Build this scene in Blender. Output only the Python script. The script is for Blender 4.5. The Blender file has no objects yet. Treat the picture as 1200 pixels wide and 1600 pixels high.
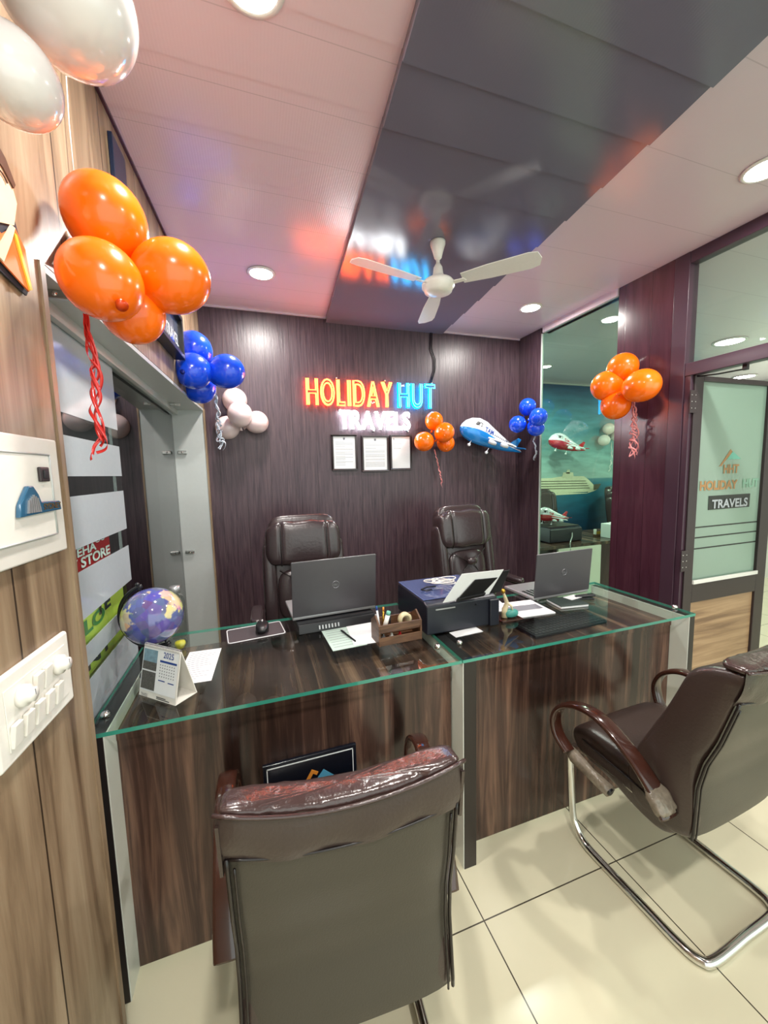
import bpy, bmesh, math, random
from mathutils import Vector, Matrix, Euler
random.seed(7)
PI = math.pi
scn = bpy.context.scene
C = scn.collection
# ------------------------------------------------------------------ camera
H = 1.52
FPX = 600.0
def _setup(f, hc, roll, xvp):
    th = math.atan((800-hc)/f); r = math.radians(roll)
    down = Vector((math.sin(r)*math.cos(th), math.cos(r)*math.cos(th), math.sin(th))).normalized()
    a = (xvp-600)/f; b = -(a*down[0]+down[2])/down[1]
    X = Vector((a, b, 1)).normalized(); Z = -down; Y = Z.cross(X)
    return Matrix((X, Y, Z))
CM = _setup(FPX, 738, 1.4, 2400)
CO = Vector((0, 0, H))
cam_data = bpy.data.cameras.new('camera'); cam = bpy.data.objects.new('camera', cam_data); C.objects.link(cam)
cam_data.sensor_width = 36; cam_data.sensor_fit = 'AUTO'; cam_data.lens = FPX/1600*36
cam_data.clip_start = .02; cam_data.clip_end = 60
_r = CM @ Vector((1, 0, 0)); _u = -(CM @ Vector((0, 1, 0))); _b = -(CM @ Vector((0, 0, 1)))
mw = Matrix((( _r[0], _u[0], _b[0], 0), (_r[1], _u[1], _b[1], 0), (_r[2], _u[2], _b[2], H), (0, 0, 0, 1)))
cam.matrix_world = mw
scn.camera = cam
# measuring helpers: a viewing direction met with a plane of the room
def ray(x, y): return CM @ Vector(((x-600)/FPX, (y-800)/FPX, 1))
def at_z(x, y, z): d = ray(x, y); return CO+d*((z-H)/d[2])
def at_y(x, y, Y): d = ray(x, y); return CO+d*(Y/d[1])
def at_x(x, y, X): d = ray(x, y); return CO+d*(X/d[0])
def at_d(x, y, dd): return CO+ray(x, y)*dd
# ------------------------------------------------------------------ view, world, lights
scn.view_settings.view_transform = 'Standard'; scn.view_settings.look = 'None'
scn.view_settings.gamma = 1; scn.view_settings.use_curve_mapping = False
scn.view_settings.exposure = 1.05
W = bpy.data.worlds.new('world'); scn.world = W; W.use_nodes = True
W.node_tree.nodes['Background'].inputs[0].default_value = (.86, .93, .88, 1)
W.node_tree.nodes['Background'].inputs[1].default_value = 1.15
def area(name, loc, power, size, col=(1, .97, .92), rot=(0, 0, 0), spread=PI):
    l = bpy.data.lights.new(name, 'AREA'); l.shape = 'DISK'; l.size = size; l.energy = power; l.color = col; l.spread = spread
    o = bpy.data.objects.new(name, l); C.objects.link(o); o.location = loc; o.rotation_euler = rot
    return o
# ------------------------------------------------------------------ materials
def nodes(name):
    m = bpy.data.materials.new(name); m.use_nodes = True
    nt = m.node_tree; return m, nt, nt.nodes['Principled BSDF']
def rgba(c): return (c[0], c[1], c[2], 1)
def srgb(r, g, b):
    def f(v):
        v /= 255
        return v/12.92 if v <= .04045 else ((v+.055)/1.055)**2.4
    return (f(r), f(g), f(b))
def mat(name, col, rough=.5, metal=0, bump=0, bscale=60, var=0, coat=0, spec=.5, sss=0, emit=0):
    m, nt, p = nodes(name)
    p.inputs['Base Color'].default_value = rgba(col); p.inputs['Roughness'].default_value = rough
    p.inputs['Metallic'].default_value = metal; p.inputs['Specular IOR Level'].default_value = spec
    if coat: p.inputs['Coat Weight'].default_value = coat; p.inputs['Coat Roughness'].default_value = .05
    tc = nt.nodes.new('ShaderNodeTexCoord'); nz = nt.nodes.new('ShaderNodeTexNoise')
    nz.inputs['Scale'].default_value = bscale; nz.inputs['Detail'].default_value = 4
    nt.links.new(tc.outputs['Object'], nz.inputs['Vector'])
    v = var if var else .04
    mx = nt.nodes.new('ShaderNodeMix'); mx.data_type = 'RGBA'
    mx.inputs[6].default_value = rgba([c*(1-v) for c in col]); mx.inputs[7].default_value = rgba([min(1, c*(1+v)) for c in col])
    nt.links.new(nz.outputs['Fac'], mx.inputs[0]); nt.links.new(mx.outputs[2], p.inputs['Base Color'])
    if bump:
        b = nt.nodes.new('ShaderNodeBump'); b.inputs['Strength'].default_value = bump; b.inputs['Distance'].default_value = .002
        nt.links.new(nz.outputs['Fac'], b.inputs['Height']); nt.links.new(b.outputs[0], p.inputs['Normal'])
    return m
def emis(name, col, s):
    m, nt, p = nodes(name); nt.nodes.remove(p)
    e = nt.nodes.new('ShaderNodeEmission'); e.inputs[0].default_value = rgba(col); e.inputs[1].default_value = s
    nt.links.new(e.outputs[0], nt.nodes['Material Output'].inputs[0]); return m
def glass(name, tint=(.9, .97, .94), rough=.0, ior=1.45, gl=1.0):
    m, nt, p = nodes(name); nt.nodes.remove(p)
    t = nt.nodes.new('ShaderNodeBsdfTransparent'); t.inputs[0].default_value = rgba(tint)
    g = nt.nodes.new('ShaderNodeBsdfGlossy'); g.inputs['Roughness'].default_value = rough; g.inputs[0].default_value = (gl, gl, gl, 1)
    f = nt.nodes.new('ShaderNodeFresnel'); f.inputs[0].default_value = ior
    mx = nt.nodes.new('ShaderNodeMixShader'); ge = nt.nodes.new('ShaderNodeNewGeometry')
    k = nt.nodes.new('ShaderNodeMath'); k.operation = 'SUBTRACT'; k.inputs[0].default_value = 1; nt.links.new(ge.outputs['Backfacing'], k.inputs[1])
    k2 = nt.nodes.new('ShaderNodeMath'); k2.operation = 'MULTIPLY'; nt.links.new(k.outputs[0], k2.inputs[0]); nt.links.new(f.outputs[0], k2.inputs[1])
    nt.links.new(k2.outputs[0], mx.inputs[0]); nt.links.new(t.outputs[0], mx.inputs[1]); nt.links.new(g.outputs[0], mx.inputs[2])
    nt.links.new(mx.outputs[0], nt.nodes['Material Output'].inputs[0]); return m
def wood(name, cols, scale=(1, 1, 1), rough=.4, nscale=4, seams=None, seamw=.006, bump=.1, coat=0, band=0, banddir=0):
    """grain = noise in stretched object space; seams = (axis, spacing, offset)"""
    m, nt, p = nodes(name); L = nt.links.new; N = nt.nodes.new
    tc = N('ShaderNodeTexCoord'); mp = N('ShaderNodeMapping'); mp.inputs['Scale'].default_value = scale
    L(tc.outputs['Object'], mp.inputs[0])
    nz = N('ShaderNodeTexNoise'); nz.inputs['Scale'].default_value = nscale; nz.inputs['Detail'].default_value = 7; nz.inputs['Roughness'].default_value = .6
    nz.inputs['Distortion'].default_value = .6
    L(mp.outputs[0], nz.inputs['Vector'])
    cr = N('ShaderNodeValToRGB'); e = cr.color_ramp.elements
    n = len(cols)
    e[0].position = .3; e[0].color = rgba(cols[0]); e[1].position = .7; e[1].color = rgba(cols[-1])
    for i in range(1, n-1):
        q = e.new(.3+.4*i/(n-1)); q.color = rgba(cols[i])
    L(nz.outputs['Fac'], cr.inputs[0]); out = cr.outputs[0]
    sx = N('ShaderNodeSeparateXYZ'); L(tc.outputs['Object'], sx.inputs[0])
    if band:
        w = N('ShaderNodeTexWhiteNoise'); w.noise_dimensions = '1D'
        d = N('ShaderNodeMath'); d.operation = 'MULTIPLY'; d.inputs[1].default_value = 1/band; L(sx.outputs[banddir], d.inputs[0])
        fl = N('ShaderNodeMath'); fl.operation = 'FLOOR'; L(d.outputs[0], fl.inputs[0]); L(fl.outputs[0], w.inputs['W'])
        mr = N('ShaderNodeMapRange'); mr.inputs['To Min'].default_value = .55; mr.inputs['To Max'].default_value = 1.35; L(w.outputs[0], mr.inputs[0])
        hs = N('ShaderNodeHueSaturation'); L(out, hs.inputs['Color']); L(mr.outputs[0], hs.inputs['Value']); out = hs.outputs[0]
    hgt = nz.outputs['Fac']
    if seams:
        ax, sp, off = seams
        a = N('ShaderNodeMath'); a.operation = 'ADD'; a.inputs[1].default_value = off; L(sx.outputs[ax], a.inputs[0])
        md = N('ShaderNodeMath'); md.operation = 'PINGPONG'; md.inputs[1].default_value = sp/2; L(a.outputs[0], md.inputs[0])
        lt = N('ShaderNodeMath'); lt.operation = 'LESS_THAN'; lt.inputs[1].default_value = seamw/2; L(md.outputs[0], lt.inputs[0])
        mx = N('ShaderNodeMix'); mx.data_type = 'RGBA'; L(lt.outputs[0], mx.inputs[0]); L(out, mx.inputs[6])
        mx.inputs[7].default_value = rgba([c*.35 for c in cols[0]]); out = mx.outputs[2]
        sb = N('ShaderNodeMath'); sb.operation = 'SUBTRACT'; L(nz.outputs['Fac'], sb.inputs[0]); L(lt.outputs[0], sb.inputs[1]); hgt = sb.outputs[0]
    L(out, p.inputs['Base Color']); p.inputs['Roughness'].default_value = rough
    if coat: p.inputs['Coat Weight'].default_value = coat; p.inputs['Coat Roughness'].default_value = .08
    b = N('ShaderNodeBump'); b.inputs['Strength'].default_value = bump; b.inputs['Distance'].default_value = .002
    L(hgt, b.inputs['Height']); L(b.outputs[0], p.inputs['Normal'])
    return m
def panels(name, col, rough, spec, sp=.2, off=0, rib=0, var=.03):
    """PVC ceiling boards: joints across y, fine ribs across x"""
    m, nt, p = nodes(name); L = nt.links.new; N = nt.nodes.new
    tc = N('ShaderNodeTexCoord'); sx = N('ShaderNodeSeparateXYZ'); L(tc.outputs['Object'], sx.inputs[0])
    a = N('ShaderNodeMath'); a.operation = 'ADD'; a.inputs[1].default_value = off; L(sx.outputs[1], a.inputs[0])
    md = N('ShaderNodeMath'); md.operation = 'PINGPONG'; md.inputs[1].default_value = sp/2; L(a.outputs[0], md.inputs[0])
    lt = N('ShaderNodeMath'); lt.operation = 'LESS_THAN'; lt.inputs[1].default_value = .0016; L(md.outputs[0], lt.inputs[0])
    nz = N('ShaderNodeTexNoise'); nz.inputs['Scale'].default_value = 2.5; L(tc.outputs['Object'], nz.inputs['Vector'])
    m0 = N('ShaderNodeMix'); m0.data_type = 'RGBA'; m0.inputs[6].default_value = rgba([c*(1-var) for c in col]); m0.inputs[7].default_value = rgba([c*(1+var) for c in col]); L(nz.outputs[0], m0.inputs[0])
    mx = N('ShaderNodeMix'); mx.data_type = 'RGBA'; L(lt.outputs[0], mx.inputs[0]); L(m0.outputs[2], mx.inputs[6]); mx.inputs[7].default_value = rgba([c*.8 for c in col])
    L(mx.outputs[2], p.inputs['Base Color']); p.inputs['Roughness'].default_value = rough; p.inputs['Specular IOR Level'].default_value = spec
    rb = N('ShaderNodeMath'); rb.operation = 'SINE'; q = N('ShaderNodeMath'); q.operation = 'MULTIPLY'; q.inputs[1].default_value = 2*PI/.009; L(sx.outputs[0], q.inputs[0]); L(q.outputs[0], rb.inputs[0])
    r2 = N('ShaderNodeMath'); r2.operation = 'MULTIPLY'; r2.inputs[1].default_value = rib; L(rb.outputs[0], r2.inputs[0])
    ad = r2
    b = N('ShaderNodeBump'); b.inputs['Strength'].default_value = .25; b.inputs['Distance'].default_value = .01
    L(ad.outputs[0], b.inputs['Height']); L(b.outputs[0], p.inputs['Normal'])
    return m
def tiles(name, col, grout, sx_, sy_, ox, oy):
    m, nt, p = nodes(name); L = nt.links.new; N = nt.nodes.new
    tc = N('ShaderNodeTexCoord'); s = N('ShaderNodeSeparateXYZ'); L(tc.outputs['Object'], s.inputs[0]); outs = []
    for ax, sp, off in ((0, sx_, ox), (1, sy_, oy)):
        a = N('ShaderNodeMath'); a.operation = 'ADD'; a.inputs[1].default_value = off; L(s.outputs[ax], a.inputs[0])
        md = N('ShaderNodeMath'); md.operation = 'PINGPONG'; md.inputs[1].default_value = sp/2; L(a.outputs[0], md.inputs[0])
        lt = N('ShaderNodeMath'); lt.operation = 'LESS_THAN'; lt.inputs[1].default_value = .0022; L(md.outputs[0], lt.inputs[0]); outs.append(lt)
    mxm = N('ShaderNodeMath'); mxm.operation = 'MAXIMUM'; L(outs[0].outputs[0], mxm.inputs[0]); L(outs[1].outputs[0], mxm.inputs[1])
    nz = N('ShaderNodeTexNoise'); nz.inputs['Scale'].default_value = 3; nz.inputs['Detail'].default_value = 6; L(tc.outputs['Object'], nz.inputs['Vector'])
    m0 = N('ShaderNodeMix'); m0.data_type = 'RGBA'; m0.inputs[6].default_value = rgba([c*.93 for c in col]); m0.inputs[7].default_value = rgba([min(1, c*1.05) for c in col]); L(nz.outputs[0], m0.inputs[0])
    mx = N('ShaderNodeMix'); mx.data_type = 'RGBA'; L(mxm.outputs[0], mx.inputs[0]); L(m0.outputs[2], mx.inputs[6]); mx.inputs[7].default_value = rgba(grout)
    L(mx.outputs[2], p.inputs['Base Color']); p.inputs['Roughness'].default_value = .16
    return m

M = {}
M['left_wood'] = wood('left_wood', [srgb(88, 68, 50), srgb(138, 116, 92), srgb(168, 148, 122)], (4.5, 4.5, .35), .38, 4, (1, .305, .09), .005, .25)
M['back_wood'] = wood('back_wood', [srgb(48, 33, 42), srgb(70, 52, 60), srgb(86, 68, 72)], (14, 14, .7), .36, 6, (0, .17, .05), .002, .5)
M['pillar_wood'] = wood('pillar_wood', [srgb(54, 27, 38), srgb(64, 34, 46), srgb(74, 42, 53)], (5, 5, .5), .22, 5, (1, .17, .145), .002, .1)
M['desk_wood'] = wood('desk_wood', [srgb(38, 26, 23), srgb(70, 49, 42), srgb(120, 90, 74)], (5.5, .35, .35), .24, 4, None, 0, .05, band=.083)
M['pink'] = panels('pink_pvc', srgb(222, 200, 208), .2, .6, .205, .62-.205*.5+.0, .03)
M['darkceil'] = panels('dark_pvc', srgb(108, 106, 122), .13, .8, 9, 4.4, .01)
M['lilac'] = panels('lilac_pvc', srgb(208, 192, 200), .22, .5, .3, .1, .02)
M['floor'] = tiles('floor_tile', srgb(214, 208, 180), srgb(72, 66, 54), .592, .592, -.655+.592*2, -.995+.592*3)
M['white'] = mat('white_paint', srgb(226, 226, 220), .4)
M['grey_alu'] = mat('grey_aluminium', srgb(186, 190, 188), .38, .1)
M['film'] = mat('frosted_film', srgb(172, 180, 186), .12, spec=.8)
M['frost'] = None
M['glass'] = glass('clear_glass')
M['glass_green'] = glass('greenish_glass', (.80, .93, .85))
M['glass_dark'] = glass('smoky_glass', (.30, .30, .30), ior=1.9)
M['desk_glass'] = glass('desk_glass', (.93, .985, .96), ior=1.5)
M['glass_edge'] = mat('green_glass_edge', srgb(60, 150, 130), .1, coat=.6)
M['marble'] = mat('white_marble', srgb(226, 228, 218), .2, bump=0, bscale=7, var=.09)
M['dark'] = mat('dark_laminate', srgb(30, 22, 22), .3)
M['frame'] = mat('purple_brown_frame', srgb(62, 42, 54), .28)
M['frame_dark'] = mat('dark_frame', srgb(48, 38, 40), .3)
M['chrome'] = mat('chrome', (.72, .72, .7), .1, 1)
M['steel'] = mat('brushed_steel', (.5, .5, .48), .3, 1)
M['leather'] = mat('brown_black_leather', srgb(58, 46, 42), .3, bump=.35, bscale=140, var=.1, spec=.6)
M['leather_top'] = mat('creased_brown_leather', srgb(64, 46, 44), .22, bump=1.0, bscale=45, var=.12, spec=.7)
M['leather_back'] = mat('matt_back_leather', srgb(62, 58, 50), .38, bump=.2, bscale=260, var=.06)
M['leather_exec'] = mat('dark_plum_leather', srgb(56, 44, 46), .27, bump=.5, bscale=60, var=.1, spec=.7)
M['armwood'] = mat('red_brown_polished_wood', srgb(58, 30, 22), .16, bscale=12, var=.25, coat=.5)
M['piping'] = mat('black_piping', srgb(26, 20, 20), .3)
M['plastic_wrap'] = mat('cloudy_plastic_wrap', srgb(122, 112, 98), .14, bump=1.5, bscale=70, var=.5)
M['black'] = mat('black_plastic', srgb(18, 18, 22), .35)
M['navy'] = mat('navy_black_plastic', srgb(24, 26, 38), .32, bump=.2, bscale=400)
M['lid'] = mat('laptop_lid', srgb(76, 74, 78), .35, .3)
M['silver'] = mat('silver_plastic', srgb(170, 170, 172), .3, .5)
M['logo'] = mat('logo_silver', srgb(150, 150, 155), .25, .6)
M['paper'] = mat('white_paper', srgb(232, 234, 236), .6)
M['ink'] = mat('grey_ink', srgb(120, 122, 130), .7)
M['inkdark'] = mat('dark_ink', srgb(50, 50, 60), .7)
M['inkblue'] = mat('blue_ink', srgb(36, 66, 140), .6)
M['caddy'] = wood('caddy_wood', [srgb(70, 46, 32), srgb(96, 66, 46), srgb(120, 86, 60)], (3, 3, 20), .45, 3)
M['cream'] = mat('cream_plastic', srgb(232, 228, 220), .28)
M['ivory'] = mat('ivory_plastic', srgb(214, 210, 202), .35)
M['orange'] = mat('orange_latex', srgb(255, 112, 4), .22, coat=.3, var=.02)
M['blue'] = mat('blue_latex', srgb(20, 74, 226), .2, coat=.4, var=.02)
M['wlatex'] = mat('white_latex', srgb(226, 220, 218), .16, coat=.8, var=.02)
M['pinklatex'] = mat('pinkish_white_latex', srgb(238, 214, 214), .18, coat=.7, var=.02)
M['red_ribbon'] = mat('red_ribbon', srgb(214, 44, 40), .2, coat=.5)
M['pink_ribbon'] = mat('pink_ribbon', srgb(226, 140, 140), .2, coat=.5)
M['silver_ribbon'] = mat('silver_ribbon', srgb(200, 208, 222), .2, .3)
M['string'] = mat('white_string', srgb(235, 232, 228), .6)
M['deep_orange'] = mat('stretched_orange_latex', srgb(214, 66, 6), .25)
M['deep_blue'] = mat('stretched_blue_latex', srgb(16, 34, 130), .25)
M['planeblue'] = mat('foil_blue', srgb(28, 134, 220), .2, .1, coat=.5)
M['planered'] = mat('foil_red', srgb(190, 30, 44), .2, .1, coat=.5)
M['planewhite'] = mat('foil_white', srgb(226, 230, 238), .18, .1, coat=.5)
M['red'] = mat('red_board', srgb(184, 30, 36), .4)
M['yellow'] = mat('lime_yellow_board', srgb(214, 226, 90), .4)
M['green'] = mat('green_print', srgb(20, 130, 70), .5)
M['skin'] = mat('printed_skin', srgb(236, 208, 176), .5)
M['hair'] = mat('printed_brown', srgb(84, 58, 44), .5)
M['scarf'] = mat('printed_orange', srgb(220, 110, 50), .5)
M['magnet'] = mat('blue_resin', srgb(40, 92, 124), .2, coat=.6)
M['gold'] = mat('gold', srgb(190, 150, 60), .25, .9)
M['teal'] = mat('teal_resin', srgb(60, 140, 130), .4)
M['globe_mat'] = None
M['diffuser'] = emis('lamp_diffuser', (1, .97, .93), 14)
M['neon_yellow'] = emis('neon_yellow', (1, .66, .06), 4.5)
M['halo_red'] = emis('halo_red', (1, .045, .01), 17)  # emission for the red halo round the yellow letters
M['neon_teal'] = emis('neon_teal', (.10, .85, 1), 4.5)
M['halo_blue'] = emis('halo_blue', (.0, .3, .8), 16)
M['neon_white'] = emis('neon_white', (.95, .98, 1), 11)
M['acrylic'] = glass('acrylic_sheet', (.97, .97, .98), ior=1.2)
M['tealprint'] = mat('teal_print', srgb(110, 180, 160), .5)
M['tanprint'] = mat('tan_print', srgb(168, 126, 78), .5)
M['fadedprint'] = mat('faded_green_print', srgb(130, 172, 150), .5)
M['darkprint'] = mat('dark_green_print', srgb(34, 40, 34), .4)
M['bluepanel'] = mat('dark_navy_panel', srgb(14, 18, 30), .2, coat=.5)
M['logoblue'] = mat('sky_blue_print', srgb(84, 160, 196), .4)
M['logoorange'] = mat('orange_print', srgb(222, 140, 50), .4)
M['doorwood'] = wood('door_wood', [srgb(120, 92, 68), srgb(158, 128, 96), srgb(182, 152, 118)], (.5, .5, 9), .35, 3)
M['outdark'] = mat('dark_backdrop', srgb(46, 44, 48), .5)
M['ship'] = mat('ship_print', srgb(214, 214, 186), .5, bscale=60, var=.25)
M['shipdark'] = mat('ship_dark_print', srgb(88, 84, 70), .5, bscale=60, var=.25)
M['screw'] = mat('bright_cap', (.8, .8, .8), .12, 1)
# frosted glass of the door: lets diffuse light through
def frosted():
    m, nt, p = nodes('frosted_door_glass'); nt.nodes.remove(p); L = nt.links.new; N = nt.nodes.new
    t = N('ShaderNodeBsdfTranslucent'); t.inputs[0].default_value = rgba(srgb(196, 222, 206))
    d = N('ShaderNodeBsdfDiffuse'); d.inputs[0].default_value = rgba(srgb(176, 196, 184))
    g = N('ShaderNodeBsdfGlossy'); g.inputs['Roughness'].default_value = .08
    a = N('ShaderNodeMixShader'); a.inputs[0].default_value = .5; L(t.outputs[0], a.inputs[1]); L(d.outputs[0], a.inputs[2])
    b = N('ShaderNodeMixShader'); b.inputs[0].default_value = .1; L(a.outputs[0], b.inputs[1]); L(g.outputs[0], b.inputs[2])
    L(b.outputs[0], nt.nodes['Material Output'].inputs[0]); return m
M['frost'] = frosted()
def globe_mat():
    m, nt, p = nodes('globe_print'); L = nt.links.new; N = nt.nodes.new
    tc = N('ShaderNodeTexCoord'); nz = N('ShaderNodeTexNoise'); nz.inputs['Scale'].default_value = 9; nz.inputs['Detail'].default_value = 4
    L(tc.outputs['Object'], nz.inputs['Vector'])
    cr = N('ShaderNodeValToRGB'); e = cr.color_ramp.elements
    e[0].position = .52; e[0].color = rgba(srgb(92, 92, 150)); e[1].position = .54; e[1].color = rgba(srgb(206, 178, 150))
    L(nz.outputs[0], cr.inputs[0])
    v = N('ShaderNodeTexVoronoi'); v.inputs['Scale'].default_value = 34; L(tc.outputs['Object'], v.inputs['Vector'])
    hs = N('ShaderNodeMix'); hs.data_type = 'RGBA'; hs.blend_type = 'OVERLAY'; hs.inputs[0].default_value = .28
    L(cr.outputs[0], hs.inputs[6]); L(v.outputs['Color'], hs.inputs[7])
    L(hs.outputs[2], p.inputs['Base Color']); p.inputs['Roughness'].default_value = .08; p.inputs['Coat Weight'].default_value = .8
    return m
M['globe_mat'] = globe_mat()
def mural_mat():
    m, nt, p = nodes('sea_mural_print'); L = nt.links.new; N = nt.nodes.new
    tc = N('ShaderNodeTexCoord'); s = N('ShaderNodeSeparateXYZ'); L(tc.outputs['Object'], s.inputs[0])
    cr = N('ShaderNodeValToRGB'); e = cr.color_ramp.elements
    pts = [(0.0, srgb(10, 34, 58)), (.30, srgb(18, 62, 92)), (.50, srgb(38, 112, 136)), (.525, srgb(78, 128, 140)), (.53, srgb(150, 180, 176)), (.68, srgb(122, 166, 168)), (.82, srgb(74, 134, 152)), (1.0, srgb(22, 66, 104))]
    e[0].position = 0; e[0].color = rgba(pts[0][1]); e[1].position = 1; e[1].color = rgba(pts[-1][1])
    for q, c in pts[1:-1]: k = e.new(q); k.color = rgba(c)
    mr = N('ShaderNodeMapRange'); mr.inputs['From Min'].default_value = 0; mr.inputs['From Max'].default_value = 2.6; L(s.outputs[2], mr.inputs[0]); L(mr.outputs[0], cr.inputs[0])
    mp = N('ShaderNodeMapping'); mp.inputs['Scale'].default_value = (1.6, 1, 7); L(tc.outputs['Object'], mp.inputs[0])
    nz = N('ShaderNodeTexNoise'); nz.inputs['Scale'].default_value = 2.2; nz.inputs['Detail'].default_value = 6; L(mp.outputs[0], nz.inputs['Vector'])
    mx = N('ShaderNodeMix'); mx.data_type = 'RGBA'; mx.blend_type = 'OVERLAY'; mx.inputs[0].default_value = .5; L(cr.outputs[0], mx.inputs[6]); L(nz.outputs[0], mx.inputs[7])
    L(mx.outputs[2], p.inputs['Base Color']); p.inputs['Roughness'].default_value = .4
    return m
M['mural'] = mural_mat()
# ------------------------------------------------------------------ mesh helpers
class MB:
    def __init__(s): s.v = []; s.f = []; s.mi = []; s.sm = []
    def add(s, vs, fs, mi=0, smooth=False):
        n = len(s.v); s.v += [Vector(v) for v in vs]
        for f in fs: s.f.append([i+n for i in f]); s.mi.append(mi); s.sm.append(smooth)
        return n
    def xf(s, n, mtx):
        for i in range(n, len(s.v)): s.v[i] = mtx @ s.v[i]
    def box(s, c, d, mi=0, rot=None):
        x, y, z = [q/2 for q in d]
        vs = [Vector((a*x, b*y, e*z)) for a in (-1, 1) for b in (-1, 1) for e in (-1, 1)]
        if rot is not None: vs = [rot @ v for v in vs]
        vs = [v+Vector(c) for v in vs]
        s.add(vs, [(0, 1, 3, 2), (4, 6, 7, 5), (0, 4, 5, 1), (2, 3, 7, 6), (0, 2, 6, 4), (1, 5, 7, 3)], mi)
        return s
    def bb(s, x0, x1, y0, y1, z0, z1, mi=0): return s.box(((x0+x1)/2, (y0+y1)/2, (z0+z1)/2), (x1-x0, y1-y0, z1-z0), mi)
    def quad(s, a, b, c, d, mi=0): s.add([a, b, c, d], [(0, 1, 2, 3)], mi); return s
    def prism(s, pts, off, mi=0, smooth=False):
        """polygon pts (3d) extruded by vector off"""
        off = Vector(off); n = len(pts); P = [Vector(p) for p in pts]
        vs = P+[p+off for p in P]
        fs = [tuple(range(n))[::-1], tuple(range(n, 2*n))]
        s.add(vs, fs, mi)
        n0 = len(s.v)-2*n
        for i in range(n):
            j = (i+1) % n; s.f.append([n0+i, n0+j, n0+n+j, n0+n+i]); s.mi.append(mi); s.sm.append(smooth)
        return s
    def tube(s, pts, r, n=8, mi=0, closed=False, flat=1.0, caps=True):
        P = [Vector(p) for p in pts]; K = len(P)
        rr = r if isinstance(r, (list, tuple)) else [r]*K
        up = None; vs = []
        for i, p in enumerate(P):
            if closed: t = P[(i+1) % K]-P[i-1]
            else: t = P[min(i+1, K-1)]-P[max(i-1, 0)]
            if t.length < 1e-9: t = Vector((0, 0, 1))
            t.normalize()
            if up is None: up = Vector((0, 0, 1)) if abs(t.z) < .9 else Vector((1, 0, 0))
            a = t.cross(up)
            if a.length < 1e-6: a = t.orthogonal()
            a.normalize(); b = a.cross(t).normalized(); up = b
            for k in range(n):
                th = 2*PI*k/n; vs.append(p+a*(math.cos(th)*rr[i])+b*(math.sin(th)*rr[i]*flat))
        fs = []
        for i in range(K if closed else K-1):
            j = (i+1) % K
            for k in range(n):
                l = (k+1) % n; fs.append((i*n+k, i*n+l, j*n+l, j*n+k))
        if caps and not closed: fs.append(tuple(range(n))[::-1]); fs.append(tuple(range((K-1)*n, K*n)))
        s.add(vs, fs, mi, True); return s
    def lathe(s, prof, c=(0, 0, 0), n=24, mi=0, mtx=None):
        vs = []; K = len(prof)
        for r, z in prof:
            for k in range(n): th = 2*PI*k/n; vs.append(Vector((r*math.cos(th), r*math.sin(th), z)))
        fs = []
        for i in range(K-1):
            for k in range(n): l = (k+1) % n; fs.append((i*n+k, i*n+l, (i+1)*n+l, (i+1)*n+k))
        fs.append(tuple(range(n))[::-1]); fs.append(tuple(range((K-1)*n, K*n)))
        if mtx is not None: vs = [mtx @ v for v in vs]
        vs = [v+Vector(c) for v in vs]
        s.add(vs, fs, mi, True); return s
    def sell(s, c, r, e1=.35, e2=.35, nu=32, nv=18, mi=0, rot=None, fn=None):
        """superellipsoid: e small = boxy cushion"""
        def pw(a, e): return math.copysign(abs(a)**e, a)
        vs = []
        for j in range(nv+1):
            v = -PI/2+PI*j/nv
            for i in range(nu):
                u = 2*PI*i/nu
                p = Vector((r[0]*pw(math.cos(v), e1)*pw(math.cos(u), e2), r[1]*pw(math.cos(v), e1)*pw(math.sin(u), e2), r[2]*pw(math.sin(v), e1)))
                if fn: p = fn(p)
                if rot is not None: p = rot @ p
                vs.append(p+Vector(c))
        fs = []
        for j in range(nv):
            for i in range(nu): k = (i+1) % nu; fs.append((j*nu+i, j*nu+k, (j+1)*nu+k, (j+1)*nu+i))
        s.add(vs, fs, mi, True); return s
    def build(s, name, mats, parent=None, bevel=0, seg=2, smooth=None):
        me = bpy.data.meshes.new(name); me.from_pydata([tuple(v) for v in s.v], [], s.f)
        if not isinstance(mats, (list, tuple)): mats = [mats]
        for m in mats: me.materials.append(m)
        for p, mi, sm in zip(me.polygons, s.mi, s.sm): p.material_index = mi; p.use_smooth = sm if smooth is None else smooth
        bm = bmesh.new(); bm.from_mesh(me); bmesh.ops.remove_doubles(bm, verts=bm.verts, dist=1e-6); bmesh.ops.recalc_face_normals(bm, faces=bm.faces); bm.to_mesh(me); bm.free()
        o = bpy.data.objects.new(name, me); C.objects.link(o)
        if parent is not None: o.parent = parent
        if bevel:
            b = o.modifiers.new('bevel', 'BEVEL'); b.width = bevel; b.segments = seg; b.limit_method = 'ANGLE'; b.angle_limit = math.radians(40)
            w = o.modifiers.new('wn', 'WEIGHTED_NORMAL'); w.keep_sharp = False
            for p in me.polygons: p.use_smooth = True
        return o
def tag(o, label, cat, group=None):
    o['label'] = label; o['category'] = cat
    if group: o['group'] = group
    return o
def thing(name, label, cat, loc=(0, 0, 0), rz=0, group=None, rot=None):
    o = bpy.data.objects.new(name, None); C.objects.link(o); o.location = loc
    o.rotation_euler = rot if rot else (0, 0, rz); o.empty_display_size = .05
    return tag(o, label, cat, group)
def struct(o): o['kind'] = 'structure'; return o
def SB(name, mb, m, **k): return struct(mb.build(name, m, **k))
_fc = {}
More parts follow.
